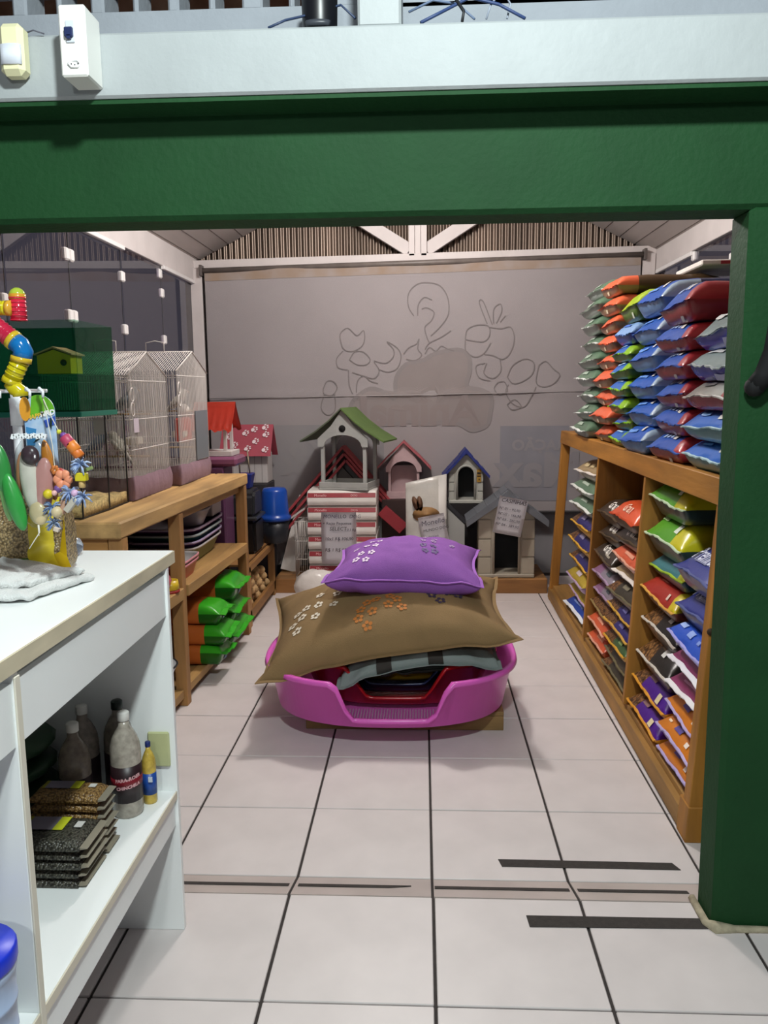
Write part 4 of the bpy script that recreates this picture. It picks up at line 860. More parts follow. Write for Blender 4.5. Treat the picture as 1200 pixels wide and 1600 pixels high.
dog_house('big beige plastic dog house with a grey roof and price paper', 0.672, 6.41, 6.65, PZ, 0.44, 0.49, 0.645, 0.205, 0.47, '#a79f8f', '#666a70', ov=0.100, roof_t=0.055)
b = B(); b.box(0.165, 0.57, 6.69, 6.93, PZ, 0.678, 0.004); build('storage_box', b, mat('#1d1a1c', 0.7), None, 'black box under the small blue roofed dog house', 'box')
bh = dog_house('small pale dog house with a blue roof on a black box', 0.363, 6.71, 6.915, 0.681, 0.275, 0.265, 0.415, 0.150, 0.315, '#a9aaa2', '#232f74', ov=0.055, roof_t=0.026)
b = B(); b.box(0.452, 0.487, 6.6940, 6.6975, 0.86, 0.965); st = build('yellow_label', b, mat('#a07a2c', 0.5), bh)
b = B(); b.box(0.455, 0.484, 6.6920, 6.6935, 0.925, 0.942); b.box(0.455, 0.484, 6.6920, 6.6935, 0.905, 0.914); b.box(0.466, 0.476, 6.6920, 6.6935, 0.875, 0.89); build('label_print', b, mat('#2a2014', 0.6), st)
wp = thing('dog_house', 'white dog house front with a dark sloping roof behind the silver bag', 'dog house', (0.13, 6.49, PZ))
b = B(); b.prism([(-0.12, PZ), (0.345, PZ), (0.345, 0.53), (0.13, 0.735), (-0.12, 0.50)], 'y', 6.535, 6.575); build('white_panel', b, mat('#9c9e9a', 0.5, 0.06, 5), wp)
for sx in (-1, 1):
    b = B(); b.bar((0.13, 6.55, 0.765), (0.13 + sx * 0.225, 6.55, 0.547), 0.05, 0.03, 0.004); build('dark_roof', b, mat('#2b2c30', 0.5), wp)
sign('price sheet headed in black letters hanging on the big dog house roof', (0.688, 6.295, 0.632), (0.965, 0, -0.19), (0.19, 0, 0.965), 0.225, 0.295,
     [('CASINHAS', 0.042, -0.095, 0.118, '#1c1824'), ('N\u00ba 01 - 92,90', 0.030, -0.10, 0.055, '#3e384c'), ('N\u00ba 02 - 166,90', 0.030, -0.10, 0.012, '#3e384c'), ('N\u00ba 03 - 280,90', 0.030, -0.10, -0.031, '#3e384c'), ('N\u00ba 04 - 389,90', 0.030, -0.10, -0.074, '#3e384c')])

# ------------------------------------------------------------ left display table with shelves
tb = thing('display_table', 'long pine display table with two shelves along the left wall, carrying cages', 'table', (-1.5, 4.2, 0))
PALE = '#b3915e'
def tp(name, x0, x1, y0, y1, z0, z1, m, bev=0.003):
    b = B(); b.box(x0, x1, y0, y1, z0, z1, bev); b.map(lambda v: Vector((v.x + 0.045 * (v.y - 4.2), v.y, v.z))); return build(name, b, m, tb)
for k in range(3):
    x0 = -1.83 + 0.2105 * k; tp('top_plank', x0, x0 + 0.207 if k < 2 else -1.205, 3.235, 5.28, 1.012, 1.084, wood(PALE, 'y', var=0.32), 0.008)
tz = wood('#987042', 'z'); ty = wood('#9a7848', 'y')
for y in (3.26, 3.955, 5.20):
    tp('post', -1.27, -1.21, y, y + 0.06, 0.0, 1.011, tz)
    tp('post', -1.82, -1.76, y, y + 0.06, 0.0, 1.011, tz)
tp('apron', -1.755, -1.275, 3.265, 3.29, 0.925, 1.011, wood('#9a6f3c', 'x')); tp('apron', -1.755, -1.275, 3.265, 3.29, 0.86, 0.90, wood('#a87b42', 'x'))
tp('apron', -1.27, -1.245, 4.02, 5.195, 0.965, 1.011, ty)
for y0, y1 in ((3.325, 3.95), (4.02, 5.195)):
    tp('shelf_board', -1.755, -1.275, y0, y1, 0.605, 0.63, ty); tp('shelf_rail', -1.27, -1.20, y0, y1, 0.572, 0.632, wood('#a5814e', 'y'))
    tp('bottom_board', -1.755, -1.285, y0, y1, 0.062, 0.086, ty); tp('bottom_rail', -1.28, -1.225, y0, y1, 0.045, 0.09, wood('#a5814e', 'y'))
tp('back_board', -1.80, -1.785, 3.34, 5.19, 0.06, 1.0, wood('#5a4024', 'y'))

# low crate with chew bones at the far end
uc = thing('bone_crate', 'low pine crate full of chew bones at the far end of the table', 'crate', (-1.4, 5.85, 0))
for y in (5.36, 6.27):
    for x in (-1.60, -1.235):
        b = B(); b.box(x, x + 0.05, y, y + 0.05, 0, 0.425, 0.003); build('post', b, tz, uc)
for z0, z1 in ((0.045, 0.12), (0.385, 0.435)):
    b = B(); b.box(-1.215, -1.185, 5.36, 6.32, z0, z1, 0.003); build('rail', b, wood('#8f673a', 'y'), uc)
b = B(); b.box(-1.62, -1.215, 5.34, 6.34, 0.436, 0.452, 0.002); build('lid_board', b, wood('#8f673a', 'y'), uc)
b = B(); b.box(-1.545, -1.24, 5.415, 6.265, 0.03, 0.05); build('bottom_board', b, ty, uc)
b = B(); b.box(-1.62, -1.605, 5.34, 6.34, 0.04, 0.43); build('back_board', b, wood('#5a4024', 'y'), uc)
def bone(label, c, a, L=0.20, first=[None]):
    if first[0] is None:
        b = B(); b.tube([(-L / 2, 0, 0), (-L / 4, 0, 0), (L / 4, 0, 0), (L / 2, 0, 0)], [0.024, 0.028, 0.028, 0.024], 8)
        for sx in (-1, 1):
            for sy in (-1, 1): b.ball((sx * L / 2, sy * 0.024, 0), 0.034, 8, 6)
        o = build('chew_bone', b, mat('#b8986a', 0.7, 0.25, 14, 0.2, 40)); first[0] = o
    else: o = first[0].copy(); C.objects.link(o)
    o.location = c; o.rotation_euler = (a, 0.0, R(90) + a); meta(o, label, 'bone', 'chew bones in the low crate')
hgt = 0.085
spots = ['front right of the crate', 'front left of the crate', 'far front corner of the crate', 'near front corner of the crate', 'second row near the post', 'second row in the middle', 'second row at the far end', 'top of the heap', 'top far end of the heap']
pos = [(-1.27, 5.93, .085), (-1.27, 5.70, .085), (-1.27, 6.13, .085), (-1.27, 5.50, .085), (-1.28, 5.60, .153), (-1.27, 5.84, .153), (-1.28, 6.07, .153), (-1.27, 5.74, .221), (-1.28, 5.98, .221)]
for s_, p_ in zip(spots, pos): bone('beige knotted chew bone, ' + s_, p_, rnd.uniform(-0.06, 0.06))

# plastic tubs, litter boxes
def rect_tub(name, label, cat, c, lx, ly, h, hx, parent_group=None, flare=0.82, inside=None, rim=None, th=0.006, N=40, pw=7, rough=0.3):
    t = thing(name, label, cat, c, parent_group); cx, cy, cz = c
    def sup(i, f):
        th_ = 2 * math.pi * i / N; cs, sn = math.cos(th_), math.sin(th_); k = (abs(cs) ** pw + abs(sn) ** pw) ** (-1 / pw); return cx + lx / 2 * f * cs * k, cy + ly / 2 * f * sn * k
    prof = [(0.02, 0.0), (flare * 0.97, 0.0), (flare, 0.008), (0.985, h - 0.012), (1.035, h - 0.012), (1.04, h - 0.002), (0.99, h), (0.97, h - 0.012), (flare * 0.97, 0.012), (0.02, 0.008)]
    b = B(); b.grid(lambda i, j: (*sup(i, prof[j][0]), cz + prof[j][1]), N, len(prof), cu=True, mif=lambda i, j: 1 if 3 <= j <= 5 else 0)
    build('tub_shell', b, [mat(hx, rough, 0.04, 5), mat(rim or hx, rough)], t); return t
gT = 'nested plastic trays on the left table shelf'
rect_tub('tray', 'deep green plastic tray at the bottom of the nested trays', 'tray', (-1.49, 4.78, 0.6325), 0.40, 0.66, 0.105, '#47642e', gT, rim='#b8b4b0')
rect_tub('tray', 'purple plastic tray directly above the deep green tray', 'tray', (-1.49, 4.78, 0.695), 0.41, 0.67, 0.078, '#5d3c80', gT, rim='#a99ab8')
rect_tub('tray', 'teal plastic tray second from the top of the nested trays', 'tray', (-1.49, 4.78, 0.735), 0.415, 0.68, 0.078, '#2d6868', gT, rim='#a8b8b8')
rect_tub('tray', 'dark purple plastic tray topmost of the nested trays', 'tray', (-1.49, 4.78, 0.775), 0.42, 0.69, 0.075, '#5a2468', gT, rim='#a89ab4')
rect_tub('tray', 'small red tray with pink rim in front of the green tray', 'tray', (-1.35, 4.21, 0.6325), 0.22, 0.32, 0.085, '#a83038', rim='#c88088')
rect_tub('tray', 'pale grey tray stacked in the small red tray', 'tray', (-1.35, 4.21, 0.665), 0.225, 0.325, 0.075, '#a8a4a4', rim='#c88890')
t = rect_tub('bowl', 'grey plastic basket bowl standing on the purple trays', 'bowl', (-1.36, 4.62, 0.852), 0.22, 0.27, 0.10, '#8a868a', flare=0.66, pw=2.6)
t = rect_tub('bowl', 'lighter grey bowl with slotted rim nested in the grey bowl', 'bowl', (-1.36, 4.62, 0.875), 0.225, 0.275, 0.10, '#a39fa2', flare=0.7, pw=2.6)
b = B()
for k in range(18):
    a = 2 * math.pi * k / 18; b.obox((-1.36 + 0.106 * math.cos(a), 4.62 + 0.128 * math.sin(a), 0.962), (0.012, 0.012, 0.014), Matrix.Rotation(a, 3, 'Z'))
build('rim_slots', b, mat('#2c2a2c', 0.6), t, kind='stuff')
wbx = thing('box', 'white plastic box with dark print behind the grey bowls', 'box', (-1.42, 5.02, 0.852))
b = B(); b.box(-1.56, -1.30, 4.90, 5.12, 0.852, 0.98, 0.006); build('box_body', b, mat('#b4b0aa', 0.4), wbx)
b = B(); add_flat(b, glyphs('n', 0.09, 2, 0.003), plane_fn((-1.40, 4.8985, 0.92), (1, 0, 0), (0, 0, 1))); build('print', b, mat('#2a2826', 0.5), wbx, normals=False)
pk = B(); pk.ball((-1.31, 3.80, 0.70), 0.075, 14, 10, scale=(1, 1.1, 0.95)); pk.map(lambda v: v + Vector((mnoise.noise(v * 18), mnoise.noise(v * 18 + Vector((5, 0, 0))), 0.6 * mnoise.noise(v * 18 + Vector((0, 5, 0))))) * 0.022)
build('toy_bag', pk, mat('#b8606c', 0.2, 0.25, 14), None, 'bag of red and pink toys on the table shelf behind the counter', 'bag')
pk = B(); pk.ball((-1.30, 4.005, 0.685), 0.053, 12, 8, scale=(0.8, 0.6, 1)); pk.map(lambda v: v + Vector((0, 0, 0.01 * mnoise.noise(v * 30))))
yd = thing('dish', 'small yellow dish with red foot on the near table shelf', 'dish', (-1.25, 3.86, 0.6325)); pk.bm.free()
b = B(); b.lathe([(0.036, 0.014), (0.042, 0.016), (0.036, 0.062), (0.031, 0.06), (0.028, 0.03), (0.0, 0.03)], (-1.25, 3.86, 0.6325), 18); build('dish_bowl', b, mat('#d0b12a', 0.35), yd)
b = B(); b.lathe([(0.044, 0.0), (0.044, 0.012), (0.036, 0.0135)], (-1.25, 3.86, 0.6325), 18); build('dish_foot', b, mat('#9a2a24', 0.4), yd)
cc = thing('cone_collar', 'white pet cone collar with black rim on the bottom table shelf', 'cone collar', (-1.36, 3.74, 0.0865))
b = B(); b.lathe([(0.06, 0.0), (0.155, 0.205), (0.151, 0.205), (0.056, 0.0)], (-1.36, 3.74, 0.087), 28); build('cone', b, mat('#c4c2c4', 0.35), cc)
b = B(); b.tube([(-1.36 + 0.155 * math.cos(2 * math.pi * k / 28), 3.74 + 0.155 * math.sin(2 * math.pi * k / 28), 0.292) for k in range(28)], 0.005, 5, closed=True); build('rim_binding', b, mat('#1c1c20', 0.5), cc)
b = B(); b.tube([(-1.36 + 0.085 * math.cos(2 * math.pi * k / 20), 3.74 + 0.085 * math.sin(2 * math.pi * k / 20), 0.17) for k in range(20)], 0.010, 5, closed=True); b.bar((-1.43, 3.70, 0.20), (-1.30, 3.78, 0.20), 0.03, 0.006); build('strap', b, mat('#1a1a1e', 0.5), cc)
for k, (z, y) in enumerate(((0.0865, 3.43), (0.262, 3.44))):
    b = B(); b.ball((-1.5, y, z + 0.086), 1.0, 16, 10, scale=(0.22, 0.17, 0.085)); b.map(lambda v: v + Vector((0, 0, 0.008 * mnoise.noise(v * 14))))
    build('sack', b, mat('#26402a', 0.5, 0.15, 10), None, 'dark green sack on the bottom table shelf, ' + ('lower of two' if k == 0 else 'upper of two'), 'sack')
K['green_treat'] = dict(top='#36a022', low='#1c5a18', body='#b8602a', seal='#3aa828', seal_w=0.03, zs=0.6, rough=0.25, wr=1.4, prints=[block(-0.3, 0.1, 0.2, 0.6, '#1a4a80', True)])
def treats(yc, n, z, W, Tk, where):
    for i in range(n):
        r = make_bag('green_treat', W, Tk, (i + int(yc * 10)) % 3, K['green_treat'])
        r['label'] = 'orange treat bag with bright green end, %s' % (where[i]); r['group'] = 'green and orange treat bags on the bottom shelf'
        r.location = (-1.115 + rnd.uniform(-0.02, 0.02), yc, z); r.rotation_euler = (0, 0, math.pi + R(rnd.uniform(-3, 3))); z += Tk + 0.0015
treats(4.42, 3, 0.0905, 0.26, 0.117, ['lowest of the near column', 'middle of the near column', 'topmost of the near column'])
treats(4.84, 3, 0.0905, 0.40, 0.137, ['lowest of the far column', 'middle of the far column', 'topmost of the far column'])
b = B(); b.box(-1.46, -1.30, 4.10, 4.25, 0.0905, 0.29, 0.004); build('box', b, mat('#7a6248', 0.6, 0.25, 10), None, 'small brown carton beside the near column of treat bags', 'box')

# boxes and houses behind the table end
t = thing('storage_bin', 'tall purple plastic bin behind the table end under the red feeder', 'bin', (-1.39, 5.52, 0.4525))
b = B(); b.box(-1.56, -1.335, 5.365, 5.62, 0.4525, 1.12, 0.012); build('bin_body', b, mat('#5e3a58', 0.3), t)
b = B(); b.box(-1.57, -1.245, 5.36, 5.655, 1.121, 1.186, 0.018); build('bin_lid', b, mat('#7d4a66', 0.25), t)
rf = thing('bird_feeder', 'bird feeder with a scalloped bright red roof at the table end', 'bird feeder', (-1.41, 5.52, 1.187))
b = B(); b.box(-1.54, -1.285, 5.40, 5.64, 1.187, 1.222, 0.003); build('tray', b, mat('#c4bebb', 0.5), rf)
for x in (-1.52, -1.345):
    for y in (5.42, 5.60): b = B(); b.box(x, x + 0.022, y, y + 0.022, 1.2225, 1.40, 0.002); build('post', b, mat('#c4bebb', 0.5), rf)
M_rr = mat('#c4402f', 0.3, 0.08, 8)
for sy in (-1, 1):
    b = B()
    def rfn(i, j, sy=sy):
        x = -1.56 + 0.285 * i / 28; f = j / 8; y = 5.52 + sy * 0.135 * f * (1 + 0.15 * f); z = 1.552 - 0.185 * f ** 0.9 - (0.014 * (0.5 + 0.5 * math.cos(i * 2 * math.pi / 9)) if j == 8 else 0) + 0.005 * math.sin(i * 1.4) * f
        return (x, y, z)
    b.grid(rfn, 29, 9); bmesh.ops.solidify(b.bm, geom=list(b.bm.faces), thickness=0.008); build('roof_panel', b, M_rr, rf)
t = thing('storage_box', 'dark box standing on the floor under the paw print house', 'box', (-1.45, 6.68, 0))
b = B(); b.box(-1.62, -1.27, 6.53, 6.86, 0, 0.872, 0.006); build('box_body', b, mat('#2e2c30', 0.6), t)
ph = thing('dog_house', 'small white pet house with red roof covered in pale paw prints', 'dog house', (-1.43, 6.70, 0.874))
b = B(); b.box(-1.60, -1.275, 6.575, 6.81, 0.874, 1.115, 0.004); b.prism([(6.575, 1.1155), (6.81, 1.1155), (6.69, 1.30)], 'x', -1.595, -1.28); hw = build('house_walls', b, mat('#b8b4b2', 0.6, 0.06, 6), ph)
for k in range(5): b = B(); b.box(-1.56 + k * 0.06, -1.557 + k * 0.06, 6.5735, 6.5745, 0.88, 1.11); build('plank_joint', b, mat('#77736f', 0.8), hw)
for sy in (-1, 1):
    a = Vector((0, 6.695, 1.335)); e = Vector((0, 6.695 + sy * 0.165, 1.085 if sy > 0 else 1.10))
    b = B(); b.prism([(a.y, a.z), (e.y, e.z), (e.y + sy * 0.012, e.z), (a.y, a.z + 0.016)], 'x', -1.66, -1.235); rp = build('roof_panel', b, mat('#9a404e', 0.55, 0.05, 8), ph)
    if sy < 0:
        d = (e - a); L = d.length; d.normalize(); n = Vector((0, d.z, -d.y)); n = n if n.y < 0 else -n
        for px, py in ((-1.60, 0.11), (-1.54, 0.19), (-1.46, 0.075), (-1.39, 0.04), (-1.37, 0.155), (-1.29, 0.09), (-1.285, 0.235), (-1.43, 0.225), (-1.30, 0.02)):
            b = B(); add_flat(b, paw(0.046), lambda x, y: a + Vector((px + y * 0.9 + x * .2, 0, 0)) + d * (py + x * 0.9 - y * .35) + n * 0.0175); build('paw_print', b, mat('#d8c8cc', 0.6), rp, normals=False)
lb = thing('litter_box', 'black covered litter box standing on the bone crate', 'litter box', (-1.37, 5.87, 0.4525))
b = B(); b.prism([(5.69, 0.4525), (5.97, 0.4525), (5.985, 0.70), (5.675, 0.70)], 'x', -1.56, -1.20); bmesh.ops.bevel(b.bm, geom=list(b.bm.edges), offset=0.02, segments=2, affect='EDGES'); build('lower_box', b, mat('#101113', 0.4), lb)
b = B(); b.box(-1.575, -1.185, 5.665, 5.995, 0.701, 0.728, 0.008); build('rim', b, mat('#2a2c2e', 0.35), lb)
b = B(); b.prism([(5.685, 0.729), (5.975, 0.729), (5.955, 0.88), (5.92, 0.918), (5.73, 0.918), (5.705, 0.88)], 'x', -1.55, -1.205); bmesh.ops.bevel(b.bm, geom=list(b.bm.edges), offset=0.018, segments=2, affect='EDGES'); build('hood', b, mat('#25272a', 0.45), lb)
bb_ = thing('litter_box', 'blue domed litter box with dark base beside the black one', 'litter box', (-1.15, 6.19, 0.4525))
b = B(); b.lathe([(0.085, 0), (0.09, 0.01), (0.115, 0.16), (0.112, 0.165)], (-1.15, 6.19, 0.4525), 20, pw if False else 0, sx=1.0, sy=1.0) if False else b.lathe([(0.085, 0), (0.09, 0.01), (0.115, 0.175)], (-1.15, 6.19, 0.4525), 20); build('base', b, mat('#1d2026', 0.4), bb_)
b = B(); b.lathe([(0.124, 0.176), (0.126, 0.205), (0.112, 0.212), (0.108, 0.235), (0.098, 0.40), (0.084, 0.425), (0.0, 0.432)], (-1.15, 6.19, 0.4525), 24); build('dome', b, mat('#14459e', 0.28, 0.05, 5), bb_)
sc_ = thing('scoop', 'small dark blue box scoop with a wire handle on the black litter box', 'scoop', (-1.29, 5.84, 0.919))
b = B(); b.prism([(-1.345, 1.03), (-1.235, 1.03), (-1.255, 0.919), (-1.325, 0.919)], 'y', 5.78, 5.90); bmesh.ops.bevel(b.bm, geom=list(b.bm.edges), offset=0.006, segments=1, affect='EDGES'); build('scoop_body', b, mat('#1c2a72', 0.35), sc_)
b = B(); b.tube([(-1.335, 5.84, 1.028), (-1.34, 5.84, 1.19), (-1.275, 5.84, 1.195), (-1.262, 5.84, 1.028)], 0.006, 6); build('handle', b, mat('#9a8f7a', 0.4, metal=0.5), sc_)

# ------------------------------------------------------------ terrarium, green cage and two wire bird cages on the table
TZ = 1.0845
te = thing('terrarium', 'glass terrarium with a layer of sand at the near end of the display table', 'terrarium', (-1.64, 3.6, TZ))
M_tg = glassy('terrarium_glass', '#f8f9f8', 0.35)
x0, x1, y0, y1, zt = -1.86, -1.437, 3.325, 3.86, 1.515
for a in ((x0, x1, y0, y0 + .004), (x0, x1, y1 - .004, y1), (x1 - .004, x1, y0 + .005, y1 - .005), (x0, x0 + .004, y0 + .005, y1 - .005)):
    b = B(); b.box(a[0], a[1], a[2], a[3], TZ + 0.006, zt); build('glass_pane', b, M_tg, te)
for x, y in ((x1 - .002, y0 + .002), (x1 - .002, y1 - .002), (x1 - .002, (y0 + y1) / 2 + 0.03), (x0 + .003, y0 + .003)):
    b = B(); b.box(x - .0028, x + .0028, y - .0028, y + .0028, TZ, zt); build('corner_seal', b, mat('#16181a', 0.4), te)
b = B(); b.box(x0, x1, y0, y1, TZ, TZ + 0.005); build('base', b, mat('#2a241c', 0.6), te)
b = B(); b.grid(lambda i, j: (x0 + .006 + (x1 - x0 - .012) * i / 24, y0 + .006 + (y1 - y0 - .012) * j / 24, TZ + 0.055 + 0.018 * mnoise.noise(Vector((i * .25, j * .25, 2)))), 25, 25)
r = bmesh.ops.extrude_face_region(b.bm, geom=list(b.bm.faces)); 
for v in [g for g in r['geom'] if isinstance(g, bmesh.types.BMVert)]: v.co.z = TZ + 0.006
build('sand', b, mat('#cdb27c', 0.95, 0.35, 60, 0.5, 120), te, kind='stuff')
gc = thing('green_cage', 'see-through green plastic cage standing on top of the terrarium', 'cage', (-1.64, 3.6, zt))
M_gp = glassy('green_plastic', '#d8eee4', 0.4, haze=0.07, hazecol='#157050')
M_gb = glassy('green_back', '#8fc9b0', 0.4, haze=0.16, hazecol='#157050')
gx0, gx1, gy0, gy1, gz0, gz1 = -1.86, -1.43, 3.34, 3.74, zt + 0.001, 1.915
for a in ((gx0, gx1, gy0, gy0 + .003), (gx1 - .003, gx1, gy0 + .004, gy1), (gx0, gx1, gy1 + .001, gy1 + .004), (gx0, gx0 + .003, gy0 + .004, gy1)):
    b = B(); b.box(a[0], a[1], a[2], a[3], gz0, gz1); build('side_panel', b, M_gb if a[2] > gy1 or a[1] < gx0 + .01 else M_gp, gc)
for a in ((gx0 - .004, gx1 + .004, gy0 - .006, gy0 - .0005), (gx0 - .004, gx1 + .004, gy1 + .0045, gy1 + .010), (gx1 + .0005, gx1 + .006, gy0, gy1 + .004), (gx0 - .006, gx0 - .0005, gy0, gy1 + .004)):
    b = B(); b.box(a[0], a[1], a[2], a[3], gz0, gz0 + 0.022, 0.001); build('base_rim', b, mat('#1c7460', 0.35), gc)
b = B(); b.box(gx0 + .006, gx1 - .006, gy0 + .006, gy1 - .002, 1.690, 1.697); build('ledge', b, M_gp, gc)
yh = thing('nest_house', 'small yellow plastic nest house with peach roof inside the green cage', 'nest house', (-1.57, 3.5, 1.698))
b = B(); b.prism([(-1.645, 1.698), (-1.50, 1.698), (-1.50, 1.775), (-1.572, 1.80), (-1.645, 1.775)], 'y', 3.44, 3.56); build('house_body', b, mat('#f0c420', 0.35), yh)
b = B(); b.prism([(-1.655, 1.776), (-1.572, 1.806), (-1.49, 1.776), (-1.49, 1.782), (-1.572, 1.813), (-1.655, 1.782)], 'y', 3.43, 3.57); build('house_roof', b, mat('#e0a078', 0.4), yh)
b = B(); b.lathe([(0.014, 0), (0.014, 0.002)], (-1.53, 3.4395, 1.745), 10, rot=Matrix.Rotation(R(90), 3, 'X')); build('house_door', b, mat('#3a3408', 0.8), yh)

M_wire = mat('#d8d4cf', 0.35)
def wire_cage(label, X0, X1, Y0, Y1, z0, ze, zr, yr, extra_handle=True):
    t = thing('bird_cage', label, 'bird cage', ((X0 + X1) / 2, (Y0 + Y1) / 2, z0)); zb = z0 + 0.10; r_ = 0.0019
    def bars(name, segs, rr=r_):
        b = B()
        for s_ in segs: b.tube(s_, rr, 4, cap=False)
        build(name, b, M_wire, t, kind='stuff')
    nx = 34; ny = 38
    xs = [X0 + (X1 - X0) * k / nx for k in range(nx + 1)]; ys = [Y0 + (Y1 - Y0) * k / ny for k in range(ny + 1)]
    def zroof(y): return ze + (zr - ze) * (1 - abs(y - yr) / ((yr - Y0) if y < yr else (Y1 - yr)))
    bars('front_bars', [[(x, Y0, zb), (x, Y0, ze)] for x in xs]); bars('back_bars', [[(x, Y1, zb), (x, Y1, ze)] for x in xs[::2]])
    bars('end_bars', [[(X1, y, zb), (X1, y, zroof(y))] for y in ys]); bars('end_bars', [[(X0, y, zb), (X0, y, zroof(y))] for y in ys[::2]])
    bars('roof_bars', [[(x, Y0 - .01, ze - 0.004), (x, yr, zr)] for x in xs], 0.0021); bars('roof_bars', [[(x, yr, zr), (x, Y1 + .01, ze - 0.004)] for x in xs[::2]], 0.0021)
    for z in (zb + 0.004, z0 + 0.25, z0 + 0.40, ze - 0.03):
        b = B(); b.tube([(X0, Y0, z), (X1, Y0, z), (X1, Y1, z), (X0, Y1, z)], 0.0028, 5, closed=True); build('frame_hoop', b, M_wire, t)
    b = B(); b.tube([(X1 + .004, Y0 - .01, ze - 0.005), (X1 + .004, yr, zr), (X1 + .004, Y1 + .01, ze - 0.005)], 0.0036, 5); build('roof_edge', b, M_wire, t)
    b = B(); b.tube([(X0, yr, zr), (X1, yr, zr)], 0.0036, 5); build('ridge_wire', b, M_wire, t)
    b = B(); xm = X0 + (X1 - X0) * 0.52; b.tube([(xm - .055, yr, zr), (xm - .055, yr, zr + .055), (xm, yr, zr + .065), (xm + .055, yr, zr + .055), (xm + .055, yr, zr)], 0.003, 5); build('handle', b, M_wire, t)
    b = B(); b.box(X0, X1, Y0, Y1, z0 + 0.001, zb, 0.01); build('base_tray', b, mat('#8a8280', 0.5), t)
    sk = B()   # gathered cloth seed guard around the base
    per = [(X0, Y0), (X1, Y0), (X1, Y1), (X0, Y1)]; P = []
    for (ax, ay), (bx_, by_) in zip(per, per[1:] + per[:1]): P += [(ax + (bx_ - ax) * k / 26, ay + (by_ - ay) * k / 26) for k in range(26)]
    cx, cy = (X0 + X1) / 2, (Y0 + Y1) / 2
    def skf(i, j):
        x, y = P[i % len(P)]; d = Vector((x - cx, y - cy)).normalized(); f = j / 5; o = 0.005 + (0.011 + 0.007 * mnoise.noise(Vector((i * .3, j * .7, 4)))) * math.sin(math.pi * f) + 0.003 * math.sin(i * 2.3 + j) ; z = z0 + 0.002 + (0.115 + 0.012 * mnoise.noise(Vector((i * .2, 3, 1)))) * f
        return (x + d.x * o, y + d.y * o, z)
    sk.grid(skf, len(P), 6, cu=True); build('seed_guard', sk, mat('#8d7480', 0.85, 0.1, 8, 0.2, 60), t)
    for k, z in enumerate((z0 + 0.20, z0 + 0.42)):
        b = B(); b.tube([(X0 + 0.02, (Y0 + Y1) / 2 + 0.05 * k, z), (X1 - 0.01, (Y0 + Y1) / 2 + 0.05 * k, z)], 0.006, 6); build('perch', b, mat('#b89a6a', 0.7), t)
    b = B(); b.box(X1 - 0.07, X1 - 0.004, Y0 + 0.10, Y0 + 0.19, z0 + 0.27, z0 + 0.31, 0.006); build('seed_cup', b, mat('#cfc9bb', 0.4), t)
    for z in (ze - 0.10, ze - 0.17):
        b = B(); b.tube([(X1 - 0.01, Y0 + .03 + 0.0 * k, z + 0.032 * math.cos(2 * math.pi * k / 12)) if False else (X1 + 0.002, Y0 + .045 + 0.024 * math.sin(2 * math.pi * k / 12), z + 0.034 * math.cos(2 * math.pi * k / 12)) for k in range(12)], 0.0035, 5, closed=True); build('door_ring', b, M_wire, t)
    return t
c1 = wire_cage('white wire bird cage with gable roof, nearer one behind the terrarium', -1.86, -1.425, 3.90, 4.49, TZ, 1.705, 1.825, 4.18)
c2 = wire_cage('white wire bird cage with gable roof, farther one with the grey panel', -1.85, -1.39, 4.57, 5.21, TZ, 1.742, 1.86, 4.90)
b = B(); b.box(-1.386, -1.380, 4.90, 5.17, TZ + 0.12, TZ + 0.42); build('grey_panel', b, mat('#6f767c', 0.5), c2)
b = B(); b.ball((-1.42, 4.78, TZ + 0.43), 0.045, 12, 8, scale=(0.8, 1.15, 0.8)); build('nest_ball', b, mat('#c4beb6', 0.6), c2)
b = B(); b.box(-1.44, -1.398, 4.66, 4.86, TZ + 0.24, TZ + 0.385, 0.01); build('red_panel', b, mat('#c44438', 0.45), c2)
sg = mat('#c8bfc9', 0.7)
b = B(); b.box(-1.605, -1.545, 3.893, 3.896, 1.415, 1.495); build('price_tag', b, sg, c1)
b = B(); b.box(-1.418, -1.416, 3.93, 4.00, 1.42, 1.49); build('price_tag', b, sg, c1)
